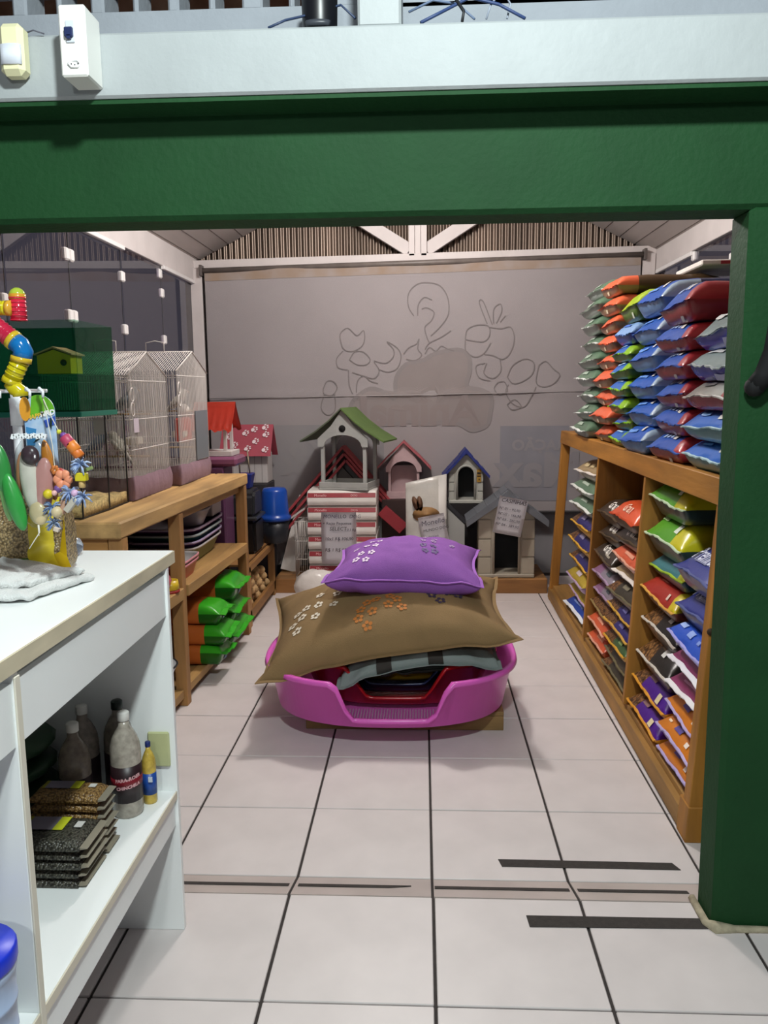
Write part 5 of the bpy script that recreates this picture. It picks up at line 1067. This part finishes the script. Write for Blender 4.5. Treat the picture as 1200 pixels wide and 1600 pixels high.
def bird(label, c, hx, hx2, yaw, s_=1.0):
    t = thing('parakeet', label, 'bird', c, None); rt = Matrix.Rotation(yaw, 3, 'Z'); c = Vector(c)
    def W(v): return c + rt @ (Vector(v) * s_)
    b = B(); b.tube([W((-0.045, 0, 0.012)), W((-0.03, 0, 0.022)), W((-0.005, 0, 0.04)), W((0.02, 0, 0.066)), W((0.034, 0, 0.088)), W((0.042, 0, 0.102)), W((0.046, 0, 0.108))], [0.008 * s_, 0.018 * s_, 0.027 * s_, 0.025 * s_, 0.020 * s_, 0.016 * s_, 0.005 * s_], 10); build('body', b, mat(hx, 0.8, 0.15, 60), t)
    b = B(); b.tube([W((-0.04, 0, 0.018)), W((-0.08, 0, -0.022)), W((-0.12, 0, -0.062))], [0.010 * s_, 0.008 * s_, 0.003 * s_], 6); build('tail', b, mat(hx2, 0.8), t)
    for sy in (-1, 1):
        b = B(); b.tube([W((0.018, sy * 0.020, 0.066)), W((-0.015, sy * 0.026, 0.042)), W((-0.055, sy * 0.014, 0.006))], [0.012 * s_, 0.013 * s_, 0.004 * s_], 6); build('wing', b, mat(hx2, 0.8, 0.3, 90), t)
        b = B(); b.ball(W((0.046, sy * 0.013, 0.096)), 0.0028 * s_, 6, 4); build('eye', b, mat('#0a0a0a', 0.2), t)
        b = B(); b.tube([W((0.0, sy * 0.009, 0.022)), W((0.002, sy * 0.009, 0.003))], 0.003 * s_, 5); build('foot', b, mat('#a88a80', 0.7), t)
    b = B(); b.tube([W((0.052, 0, 0.098)), W((0.062, 0, 0.092)), W((0.063, 0, 0.085))], [0.006 * s_, 0.004 * s_, 0.001 * s_], 6); build('beak', b, mat('#b08a5a', 0.5), t)
    return t
bird('grey parakeet on the top perch of the nearer wire cage', (-1.57, 4.245, TZ + 0.426), '#8d9498', '#5a6268', 0.3, 1.25)
bird('white parakeet on the low perch of the nearer wire cage', (-1.60, 4.195, TZ + 0.206), '#c8c4ba', '#a8a49a', 2.6, 1.15)
bird('blue-grey parakeet on the low perch beside the white parakeet', (-1.72, 4.195, TZ + 0.206), '#6d7f96', '#3f4c60', 0.6, 1.15)
bird('white parakeet on the upper perch of the farther wire cage', (-1.50, 4.94, TZ + 0.426), '#c8c4ba', '#a8a49a', 0.4, 1.15)

# ------------------------------------------------------------ white counter in the foreground
M_lam = mat('#f0f3f2', 0.38, 0.02, 3); M_edge = mat('#c9bea4', 0.6, 0.18, 14, stretch=(1, .3, 1))
ctr = thing('counter', 'white laminate shop counter with open shelves at the lower left', 'counter', (-1.15, 1.25, FZ))
def cp(name, x0, x1, y0, y1, z0, z1, m=None, bev=0.001):
    b = B(); b.box(x0, x1, y0, y1, z0, z1, bev); return build(name, b, m or M_lam, ctr)
cp('worktop', -1.62, -0.7025, 0.25, 2.205, 1.136, 1.171)
cp('edge_band', -0.7022, -0.698, 0.25, 2.205, 1.136, 1.1705, M_edge)
cp('end_panel', -1.58, -0.699, 2.128, 2.146, FZ + 0.001, 1.1355)
cp('divider', -1.56, -0.703, 1.296, 1.314, FZ + 0.001, 1.1355); cp('divider_edge', -0.7028, -0.699, 1.296, 1.314, FZ + 0.001, 1.128, mat('#dcd6c6', 0.5))
cp('fascia', -0.722, -0.706, 1.3145, 2.1275, 1.002, 1.118); cp('fascia', -0.722, -0.706, 0.27, 1.2955, 1.002, 1.118)
for y0, y1 in ((0.27, 1.2955), (1.3145, 2.1275)):
    cp('shelf', -1.56, -0.704, y0, y1, 0.466, 0.489); cp('shelf_edge', -0.7038, -0.700, y0, y1, 0.466, 0.4888, mat('#d6cebb', 0.5)); cp('kick_rail', -0.725, -0.708, y0, y1, 0.385, 0.4655)
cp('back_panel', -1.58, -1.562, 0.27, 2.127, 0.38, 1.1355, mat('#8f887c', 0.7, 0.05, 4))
SZ = 0.4895
# bottles filled with mineral sand
def bottle(label, x, y, cap, fill, lab, h=0.285, r=0.040, letters=None, group=None):
    t = thing('bottle', label, 'bottle', (x, y, SZ), group); k = h / 0.285
    b = B(); b.lathe([(0.0, 0.002), (r * .9, 0.0), (r, 0.008 * k), (r, 0.178 * k), (r * .96, 0.197 * k), (r * .84, 0.215 * k), (r * .60, 0.234 * k), (r * .36, 0.248 * k), (r * .33, 0.262 * k)], (x, y, SZ), 20); build('bottle_body', b, mat(fill, 0.22, 0.25, 60), t)
    b = B(); b.lathe([(r * 1.015, 0.045 * k), (r * 1.015, 0.145 * k)], (x, y, SZ), 20); build('label', b, mat(lab, 0.4), t)
    b = B(); b.lathe([(r * .38, 0.263 * k), (r * .39, 0.2635 * k), (r * .39, 0.284 * k), (r * .33, 0.2865 * k), (0.0, 0.2865 * k)], (x, y, SZ), 16); build('cap', b, mat(cap, 0.4), t)
    if letters:
        b = B()
        for tx, sz, dz, hx in letters: add_flat(b, glyphs(tx, sz, 2, 0.0006), lambda X, Y, dz=dz: Vector((x + r * 1.03 * math.sin((X + 0.004) / r + 0.35), y - r * 1.03 * math.cos((X + 0.004) / r + 0.35), SZ + dz + Y + 0.14 * X)))
        build('label_letters', b, mat(letters[0][3], 0.4), t, normals=False)
    return t
L1 = [('PARA ROER', 0.013, 0.100 + 0.012, '#d8a8ac'), ('CHINCHILA', 0.012, 0.090, '#d8a8ac')]
gB = 'sand bottles on the counter shelf'
b1 = bottle('white capped sand bottle with dark red label, frontmost beside the small bottle', -0.795, 2.005, '#d8d6d0', '#a49c90', '#2a181c', letters=L1, group=gB)
b = B(); b.lathe([(0.0412, 0.088), (0.0412, 0.112)], (-0.795, 2.005, SZ), 20); build('label_band', b, mat('#7a1a26', 0.4), b1)
bottle('white capped sand bottle standing right behind the tan seed packs', -0.90, 1.93, '#cfcdc6', '#7d7266', '#22161a', group=gB)
bottle('white capped sand bottle at the back left of the bottle group', -0.925, 2.045, '#cfcdc6', '#8a8076', '#22161a', group=gB)
bottle('dark capped sand bottle behind the frontmost bottle', -0.842, 2.083, '#14211a', '#7d756a', '#22161a', group=gB)
sb_ = bottle('small bottle of yellow liquid with blue cap and blue label', -0.755, 2.065, '#1c2a66', '#c0a448', '#1f4a9a', h=0.175, r=0.019)
b = B(); b.obox((-0.745, 2.0435, SZ + 0.075), (0.011, 0.003, 0.014)); build('price_sticker', b, mat('#c8d0dc', 0.5), sb_)
b = B(); b.box(-0.775, -0.713, 2.118, 2.127, 0.565, 0.668, 0.004); tg = build('soap_tag', b, mat('#b9bd8e', 0.35, 0.1, 12), None, 'pale yellow-green plastic pouch stuck on the counter end panel behind the small bottle', 'pouch')
def seed_pack(label, x0, x1, y0, y1, z, h, hx, hx2, group, card=True):
    t = thing('seed_pack', label, 'seed pack', ((x0 + x1) / 2, (y0 + y1) / 2, z), group)
    b = B(); bmh = h * 0.92
    def fn(i, j):
        u = i / 12; v = j / 10; e = min(1, min(u, 1 - u) * 9) ** .5 * min(1, min(v, 1 - v) * 7) ** .5; return (x0 + (x1 - x0) * u, y0 + (y1 - y0) * v, z + bmh * (0.30 + 0.70 * e) * (1 + 0.10 * mnoise.noise(Vector((i * .6, j * .6, z * 60)))))
    V = b.grid(fn, 13, 11); W = b.grid(lambda i, j: (x0 + (x1 - x0) * i / 12, y0 + (y1 - y0) * j / 10, z + 0.0004), 13, 11)
    for i in range(12):
        b.bm.faces.new((V[i][0], W[i][0], W[i + 1][0], V[i + 1][0])); b.bm.faces.new((V[i][10], V[i + 1][10], W[i + 1][10], W[i][10]))
    for j in range(10):
        b.bm.faces.new((V[0][j], V[0][j + 1], W[0][j + 1], W[0][j])); b.bm.faces.new((V[12][j], W[12][j], W[12][j + 1], V[12][j + 1]))
    build('filled_bag', b, kibble(hx, hx2, 190), t)
    b = B(); b.prism([(x1 + 0.0002, z + 0.003), (x1 + 0.018, z + 0.006), (x1 + 0.018, z + 0.0068), (x1 + 0.0002, z + 0.009)], 'y', y0 + 0.004, y1 - 0.004); build('clear_edge', b, mat('#8f8878', 0.15), t)
    if card:
        zt_ = z + h * 1.03
        for a, c, hx_ in ((0.05, 0.42, '#7c7684'), (0.42, 0.55, '#c6cc2e'), (0.00, 0.05, '#9a942c')):
            b = B(); xa = x0 + (x1 - x0) * a; xc = x0 + (x1 - x0) * c; b.box(xa + .02, xc + .02, y0 + (y1 - y0) * 0.42, y0 + (y1 - y0) * 0.86, zt_, zt_ + 0.001); build('printed_card', b, mat(hx_, 0.4), t)
        b = B(); b.box(x0 + (x1 - x0) * .78, x0 + (x1 - x0) * .88, y0 + (y1 - y0) * .52, y0 + (y1 - y0) * .72, zt_, zt_ + 0.001); build('price_sticker', b, mat('#d8d6d0', 0.5), t)
    return t
nm = ['lowest', 'second from the bottom', 'third from the bottom', 'fourth from the bottom', 'topmost with yellow card']
for k in range(5): seed_pack('dark grey seed pack in the front stack, ' + nm[k], -0.965 + rnd.uniform(-.003, .003), -0.786 + rnd.uniform(-.006, .006), 1.665 + 0.003 * (k % 2), 1.795, SZ + 0.0225 * k, 0.0215, '#57554a', '#23221c', 'dark seed packs on the counter shelf', k == 4)
for k in range(7): seed_pack('tan seed pack in the rear stack, ' + (['lowest', 'second', 'third', 'fourth', 'fifth', 'sixth', 'topmost'][k]) + (' from the bottom' if 0 < k < 6 else ''), -0.965 + rnd.uniform(-.003, .003), -0.790 + rnd.uniform(-.006, .006), 1.802, 1.884, SZ + 0.0222 * k, 0.0212, '#a5824e', '#5a4020', 'tan seed packs on the counter shelf', k == 6)
for k in range(4):
    b = B(); b.ball((-1.10, 1.95, SZ + 0.031 + k * 0.062), 1.0, 14, 8, scale=(0.13, 0.15, 0.031)); b.map(lambda v: v + Vector((0, 0, 0.002 * mnoise.noise(v * 40)))); build('seed_sack', b, mat('#1f3a22', 0.45, 0.2, 14), None, 'dark green sack at the back of the counter shelf, ' + ['lowest', 'second from the bottom', 'third from the bottom', 'topmost'][k] + ' of four', 'sack', 'dark green sacks on the counter shelf')
bk = thing('tub', 'translucent pale blue tub with a bright blue lid at the lower left', 'tub', (-0.752, 1.185, SZ))
b = B(); b.lathe([(0.058, 0.0), (0.060, 0.004), (0.062, 0.05), (0.0645, 0.052), (0.0645, 0.058), (0.063, 0.06), (0.064, 0.105), (0.0665, 0.107), (0.0665, 0.113), (0.065, 0.115), (0.066, 0.16), (0.069, 0.165), (0.069, 0.19)], (-0.752, 1.185, SZ), 28); build('tub_body', b, mat('#a9bbd8', 0.3), bk)
b = B(); b.lathe([(0.0705, 0.178), (0.0715, 0.182), (0.0715, 0.205), (0.068, 0.210), (0.0, 0.211)], (-0.752, 1.185, SZ), 28); build('lid', b, mat('#1a34c4', 0.35), bk)

# ------------------------------------------------------------ on the worktop: towel, seed bag, toy rack
CZ = 1.1715
tw = thing('towel', 'folded white towel lying on the counter in front of the seed bag', 'towel', (-0.92, 1.74, CZ))
M_tow = mat('#d9dad8', 0.95, 0.04, 20, 0.5, 260)
lo = Cushion((-1.06, 1.590, CZ + 0.014), (-0.835, 1.625, CZ + 0.012), (-0.775, 1.835, CZ + 0.010), (-1.04, 1.92, CZ + 0.014), 0.012, 0.011, 6.2, 0.01, 0.35, 0.22)
hi = Cushion((-1.05, 1.612, CZ + 0.034), (-0.862, 1.665, CZ + 0.030), (-0.795, 1.828, CZ + 0.022), (-1.03, 1.905, CZ + 0.038), 0.014, 0.009, 8.2, 0.015, 0.5, 0.25)
for nm_, cu in (('lower_fold', lo), ('upper_fold', hi)):
    b = B()
    def tt(k): return 0.5 - 0.5 * math.cos(math.pi * k / 30)
    for side in (1, -1): b.grid(lambda i, j, side=side: cu.pt(tt(i), tt(j), side), 31, 31)
    bmesh.ops.remove_doubles(b.bm, verts=b.bm.verts, dist=0.0003); build(nm_, b, M_tow, tw)
sd, sdf = standing_bag('clear bag of tan bird seed with yellow corner standing on the counter', -1.05, 1.955, CZ, 0.34, 0.13, 0.205, '#9a8460', seed=3.7)
for o in kids(sd): o.data.materials.clear(); o.data.materials.append(kibble('#a58d62', '#5a4a30', 170))
b = B()
b.grid(lambda i, j: sdf(33.2 + 2.0 * i / 6, 1.5 + 13 * j / 12) + Vector((0, -0.004, 0)), 7, 13); build('yellow_print', b, mat('#c9b32c', 0.35, 0.15, 12), sd, normals=False)
b = B(); fin = [(-0.945, 1.885, CZ + 0.002), (-0.835, 1.86, CZ + 0.004), (-0.868, 1.90, CZ + 0.045), (-0.885, 1.93, CZ + 0.17), (-0.915, 1.925, CZ + 0.10)]
V = [b.bm.verts.new(Vector(p)) for p in fin]; b.bm.faces.new(V); bmesh.ops.solidify(b.bm, geom=list(b.bm.faces), thickness=0.006); bmesh.ops.subdivide_edges(b.bm, edges=list(b.bm.edges), cuts=3, use_grid_fill=True); b.map(lambda v: v + Vector((0, 0.006 * mnoise.noise(v * 40), 0))); build('yellow_corner', b, mat('#cdb022', 0.25, 0.12, 14), sd)
b = B(); g = glyphs('ALIMENTO', 0.022, 2); add_flat(b, g, lambda X, Y: Vector((-1.0 + X, 1.897, CZ + 0.062 + Y))); build('letters', b, mat('#c9c4b4', 0.4), sd, normals=False)
b = B(); b.box(-1.08, -0.945, 1.893, 1.8965, CZ + 0.036, CZ + 0.048); build('green_band', b, mat('#4a6a34', 0.4), sd)
b = B(); b.lathe([(0.0, 0.0), (0.018, 0.002), (0.028, 0.014), (0.030, 0.028), (0.022, 0.046), (0.0, 0.055)], (-0.958, 2.13, CZ), 16); build('glass_ball', b, mat('#c8d0dc', 0.05, trans=0.85), None, 'small clear ball on the counter behind the yellow seed bag corner', 'ball')
rk = thing('toy_rack', 'white plastic pipe rack with long hooks standing at the far left of the counter', 'rack', (-1.035, 2.06, CZ))
M_pvc = mat('#dcdfe4', 0.35)
b = B(); b.tube([(-1.050, 2.06, CZ + 0.012), (-1.050, 2.06, 1.652)], 0.0118, 12); build('pipe', b, M_pvc, rk)
b = B(); b.tube([(-1.050, 2.06, 1.53), (-1.050, 2.06, 1.60)], 0.0155, 12); build('pipe_joint', b, M_pvc, rk)
b = B(); b.lathe([(0.05, 0.0), (0.05, 0.008), (0.016, 0.014)], (-1.050, 2.06, CZ), 18); build('foot', b, M_pvc, rk)
b = B(); b.tube([(-1.30, 2.06, 1.618), (-0.965, 2.06, 1.618)], 0.0046, 8); build('cross_bar', b, M_pvc, rk)
for x, x2 in ((-0.99, -0.830), (-0.97, -0.802), (-1.08, -0.895)):
    b = B(); b.tube([(x, 2.06, 1.620), (x2 - .012, 1.70, 1.618), (x2 - 0.006, 1.69, 1.622), (x2 + 0.004, 1.685, 1.614), (x2 + 0.003, 1.685, 1.602)], 0.0032, 6); build('hook', b, M_pvc, rk)
# hanging card pack
hc = thing('toy_card', 'hanging bird toy card with green rounded top and blue sky print', 'card', (-0.822, 1.708, 1.45))
y = 1.710
b = B(); top = [(-0.855 + 0.068 * (0.5 - 0.5 * math.cos(math.pi * k / 14)), 1.572 + 0.036 * math.sin(math.pi * k / 14)) for k in range(15)]
b.prism([(-0.855, 1.45), (-0.787, 1.45)] + top[::-1], 'y', y, y + 0.002); build('card_board', b, mat('#7fa6cf', 0.4, 0.35, 22, hx2='#c6d4e2'), hc)
b = B(); b.prism([(-0.842, 1.560), (-0.787, 1.572)] + [p for p in top[::-1] if p[0] > -0.842], 'y', y - 0.0014, y - 0.0004); build('green_print', b, mat('#62a428', 0.4, 0.15, 30), hc)
b = B(); b.prism([(-0.857 + 0.012 * math.cos(a) + 0.006, 1.578 + 0.026 * math.sin(a)) for a in [2 * math.pi * k / 16 for k in range(16)]], 'y', y - 0.003, y - 0.0016); build('orange_print', b, mat('#d2912c', 0.4), hc)
b = B(); b.prism([(-0.852, 1.50), (-0.835, 1.50), (-0.830, 1.535), (-0.852, 1.54)], 'y', y - 0.0014, y - 0.0004); build('blue_print', b, mat('#3a7fb4', 0.4), hc)
b = B(); b.prism([(-0.812, 1.553), (-0.787, 1.563), (-0.787, 1.545), (-0.808, 1.538)], 'y', y - 0.0014, y - 0.0004); build('blue_print', b, mat('#3454b0', 0.4), hc)
b = B(); add_flat(b, glyphs('HAPPY', 0.013, 2, 0.0004, shear=0.2), plane_fn((-0.830, y - 0.0022, 1.562), (0.98, 0, 0.2), (-0.15, 0, 1))); build('letters', b, mat('#d6b23c', 0.4), hc, normals=False)
b = B(); add_flat(b, glyphs('BIRD', 0.015, 2, 0.0006, shear=0.2), plane_fn((-0.803, y - 0.0022, 1.568), (0.98, 0, 0.2), (-0.15, 0, 1))); build('letters', b, mat('#ececec', 0.4), hc, normals=False)
for pts in ([(-0.797, 1.56), (-0.793, 1.553), (-0.796, 1.533), (-0.800, 1.545)], [(-0.838, 1.505), (-0.825, 1.521), (-0.816, 1.528), (-0.822, 1.516)]):
    b = B(); b.prism(pts, 'y', y - 0.0026, y - 0.0018); build('bird_print', b, mat('#24352c', 0.4), hc)
# wrapped toys
M_clear = glassy('clear_wrap', '#eef0f0', 0.9, rough=0.12)
def leaf(b, pts, wd, dp): b.tube([Vector(p) for p in pts], [1e-3] + [1.0] * 0 + [w_ for w_ in wd] + [1e-3] if False else wd, 12); return b
tp1 = thing('toy_package', 'clear wrapped parrot toy with white, pink and orange lobes on the rack', 'bird toy', (-0.82, 1.672, 1.33))
def lobe(name, c, rx, rz, ry, a, hx, parent, m=None):
    b = B(); b.ball(c, 1.0, 14, 10, scale=(rx, ry, rz), rot=Matrix.Rotation(a, 3, 'Y')); return build(name, b, m or mat(hx, 0.3, 0.08, 30), parent)
lobe('white_lobe', (-0.833, 1.672, 1.425), 0.021, 0.068, 0.013, R(-6), '#cfc9bc', tp1)
lobe('pink_lobe', (-0.806, 1.674, 1.415), 0.022, 0.062, 0.012, R(6), '#c08a84', tp1)
lobe('orange_band', (-0.795, 1.684, 1.448), 0.014, 0.066, 0.008, R(-7), '#c07a2c', tp1)
lobe('dark_head', (-0.826, 1.665, 1.482), 0.019, 0.021, 0.014, 0, '#3f3036', tp1)
lobe('cream_tip', (-0.818, 1.668, 1.358), 0.020, 0.026, 0.012, R(-10), '#c9b68c', tp1)
lobe('peach_lobe', (-0.853, 1.680, 1.44), 0.014, 0.05, 0.010, R(4), '#b8805e', tp1)
b = B(); b.ball((-0.823, 1.672, 1.425), 1.0, 18, 12, scale=(0.047, 0.026, 0.10)); b.map(lambda v: v + Vector((0, 0.006 * mnoise.noise(v * 45), 0))); build('clear_wrap', b, M_clear, tp1)
b = B()
for k in range(13): b.obox((-0.862 + k * 0.0058, 1.668, 1.521 + 0.001 * (k % 3)), (0.0062, 0.004, 0.010), Matrix.Rotation(0.35 * (-1) ** k, 3, 'Y'))
build('wrap_crimp', b, mat('#e4e6e8', 0.2), tp1, kind='stuff')
for i, pts in enumerate(([(-0.818, 1.665, 1.335), (-0.815, 1.66, 1.318), (-0.826, 1.655, 1.300), (-0.838, 1.655, 1.283)], [(-0.820, 1.665, 1.335), (-0.817, 1.66, 1.31)])):
    b = B(); b.tube(pts, 0.0011, 5); build('tie_string', b, mat('#dcd8cc', 0.7), tp1)
tp2 = thing('toy_package', 'green plush toy hanging at the far left edge above the counter', 'bird toy', (-0.87, 1.655, 1.32))
lobe('green_lobe', (-0.862, 1.655, 1.385), 0.019, 0.065, 0.014, R(-14), '#2f8a3c', tp2)
lobe('green_lobe', (-0.888, 1.660, 1.455), 0.020, 0.055, 0.014, R(-8), '#2c7a38', tp2)
lobe('pale_green_lobe', (-0.886, 1.665, 1.39), 0.010, 0.05, 0.010, R(-8), '#6f9a5c', tp2)
b = B(); b.tube([(-0.892, 1.66, 1.505), (-0.895, 1.68, 1.58), (-0.895, 1.687, 1.604)], 0.001, 5); build('string', b, mat('#d8d8d0', 0.6), tp2)
# beaded toys
def bead_toy(label, items, string, loc):
    t = thing('bead_toy', label, 'bird toy', loc)
    b = B(); b.tube(string, 0.001, 5); build('string', b, mat('#cfc8b8', 0.7), t)
    for kind, c, r, hx, a in items:
        b = B()
        if kind == 'ball': b.ball(c, r, 12, 8)
        elif kind == 'drum': b.lathe([(r * .8, -r), (r, -r * .8), (r, r * .8), (r * .8, r)], c, 14, rot=Matrix.Rotation(a, 3, 'Y'))
        elif kind == 'block': b.obox(c, (r * 2, r * 1.6, r * 1.5), Matrix.Rotation(a, 3, 'Y'), r * 0.15)
        elif kind == 'stick': b.bar(Vector(c) - Vector((math.sin(a), 0, math.cos(a))) * r, Vector(c) + Vector((math.sin(a), 0, math.cos(a))) * r, r * 0.7, r * 0.7, r * .06)
        elif kind == 'flower':
            for q in range(6): b.ball(Vector(c) + Vector((math.cos(q * 1.047), 0, math.sin(q * 1.047))) * r * .6, r * .5, 8, 6, scale=(1, .5, 1))
        elif kind == 'tassel':
            rr = random.Random(int(c[0] * 9999))
            for q in range(22):
                d = Vector((rr.uniform(-1, 1), rr.uniform(-.8, .8), rr.uniform(-1, 1))).normalized(); b.tube([Vector(c), Vector(c) + d * r * .6, Vector(c) + d * r + Vector((0, 0, -r * .25))], [r * .10, r * .12, r * .06], 4)
        build({'ball': 'bead', 'drum': 'drum_bead', 'block': 'wood_block', 'stick': 'wood_stick', 'flower': 'flower_bead', 'tassel': 'tassel'}[kind], b, mat(hx, 0.45, 0.0 if kind != 'tassel' else 0.45, 90, hx2=None if kind != 'tassel' else '#3a5a94'), t, kind='stuff' if kind in ('tassel', 'flower') else None)
    return t
bead_toy('string of bird toy beads from yellow ball through orange drums to yellow block', [('ball', (-0.758, 1.66, 1.531), 0.005, '#c6c43a', 0), ('ball', (-0.749, 1.66, 1.523), 0.007, '#6a3f8e', 0), ('drum', (-0.741, 1.66, 1.512), 0.012, '#a83a58', R(-38)), ('drum', (-0.730, 1.66, 1.499), 0.012, '#d2782a', R(-38)), ('drum', (-0.722, 1.66, 1.486), 0.011, '#c86a24', R(-38)), ('tassel', (-0.716, 1.66, 1.463), 0.022, '#b4c4dc', 0), ('stick', (-0.703, 1.665, 1.452), 0.010, '#7a8a54', R(70)), ('block', (-0.716, 1.66, 1.436), 0.0115, '#c2b41e', 0), ('drum', (-0.716, 1.66, 1.420), 0.007, '#b89a62', 0)],
         [(-0.801, 1.687, 1.603), (-0.785, 1.68, 1.57), (-0.758, 1.66, 1.531), (-0.741, 1.66, 1.512), (-0.722, 1.66, 1.486), (-0.716, 1.66, 1.46), (-0.716, 1.66, 1.415)], (-0.735, 1.66, 1.41))
bead_toy('bunch of bird toy beads with orange flower, yellow ball and blue white tassels', [('flower', (-0.776, 1.668, 1.450), 0.010, '#b8692c', 0), ('flower', (-0.759, 1.665, 1.430), 0.020, '#d98a68', 0), ('drum', (-0.768, 1.675, 1.443), 0.009, '#a02a24', R(30)), ('ball', (-0.791, 1.66, 1.400), 0.0105, '#c8b420', 0), ('ball', (-0.777, 1.66, 1.402), 0.006, '#d8a8a4', 0), ('ball', (-0.772, 1.668, 1.410), 0.009, '#6a4a86', 0), ('tassel', (-0.744, 1.66, 1.405), 0.022, '#b8c6de', 0), ('ball', (-0.731, 1.655, 1.402), 0.008, '#c8a4c4', 0), ('tassel', (-0.716, 1.66, 1.394), 0.020, '#b8c6de', 0), ('stick', (-0.740, 1.655, 1.378), 0.018, '#b4ada0', R(40)), ('stick', (-0.760, 1.66, 1.372), 0.014, '#b08a74', R(10)), ('tassel', (-0.786, 1.665, 1.372), 0.020, '#98a8bc', 0), ('ball', (-0.772, 1.655, 1.362), 0.012, '#c2b08c', 0), ('tassel', (-0.783, 1.66, 1.338), 0.018, '#98a8bc', 0), ('block', (-0.775, 1.655, 1.325), 0.006, '#c8b8a8', 0.4)],
         [(-0.801, 1.689, 1.603), (-0.788, 1.69, 1.50), (-0.776, 1.668, 1.45), (-0.772, 1.668, 1.41), (-0.744, 1.66, 1.405), (-0.716, 1.66, 1.394), (-0.76, 1.66, 1.372), (-0.783, 1.66, 1.338), (-0.775, 1.655, 1.322)], (-0.76, 1.66, 1.31))
# coloured hamster tubes at the upper left, running out of view and down to the counter
ht = thing('hamster_tubes', 'colourful see-through hamster tubes joined in a run at the upper left', 'hamster tubes', (-1.0, 1.88, CZ))
def htube(name, pts, r, hx, rings=True, seg=14):
    b = B(); P = [Vector(p) for p in pts]; b.tube(P, r, seg)
    if rings:
        d = (P[-1] - P[0]); n = max(2, int(d.length / 0.010))
        for k in range(n + 1):
            c = P[0] + d * k / n; dd = d.normalized() * 0.0016; b.tube([c - dd, c + dd], r * 1.07, seg)
    return build(name, b, mat(hx, 0.15, 0.08, 40), ht, kind=None)
def joint(p, d, r, hx='#c9a82c'):
    p = Vector(p); d = Vector(d).normalized() * 0.006; b = B(); b.tube([p - d, p + d], r, 14); build('joint_ring', b, mat(hx, 0.2), ht)
htube('red_tube', [(-0.945, 1.9, 1.782), (-0.945, 1.9, 1.832)], 0.0185, '#c0243c')
b = B(); b.ball((-0.945, 1.9, 1.838), 0.0185, 14, 8); build('clear_dome', b, mat('#a3b43c', 0.12), ht)
joint((-0.945, 1.9, 1.835), (0, 0, 1), 0.0195, '#c88a2c')
htube('yellow_tube', [(-1.03, 1.885, 1.810), (-0.960, 1.885, 1.808)], 0.016, '#c6b81c'); joint((-0.958, 1.885, 1.808), (1, 0, 0), 0.018, '#cf9a34')
htube('red_tube', [(-1.02, 1.88, 1.79), (-0.955, 1.88, 1.737)], 0.0215, '#b52440'); joint((-0.953, 1.88, 1.735), (1, 0, -0.8), 0.0235)
htube('blue_elbow', [(-0.950, 1.88, 1.732), (-0.936, 1.88, 1.722), (-0.930, 1.88, 1.708), (-0.935, 1.88, 1.692)], 0.0225, '#1668a8', False); joint((-0.937, 1.88, 1.690), (0.25, 0, 1), 0.024)
htube('yellow_tube', [(-0.940, 1.88, 1.685), (-0.962, 1.88, 1.645)], 0.020, '#c2b418'); joint((-0.964, 1.88, 1.640), (0.5, 0, 1), 0.0225, '#b9a81c')
htube('yellow_elbow', [(-0.965, 1.88, 1.638), (-0.955, 1.88, 1.622), (-0.945, 1.88, 1.615), (-0.944, 1.88, 1.605)], 0.0185, '#bfb01a', False)
htube('red_tube', [(-1.02, 1.88, 1.79), (-1.12, 1.88, 1.80), (-1.16, 1.88, 1.74), (-1.17, 1.88, CZ + 0.01)], 0.0215, '#b52440', False)
htube('yellow_tube', [(-1.03, 1.885, 1.810), (-1.075, 1.885, 1.845), (-1.15, 1.885, 1.82)], 0.016, '#c6b81c', False)
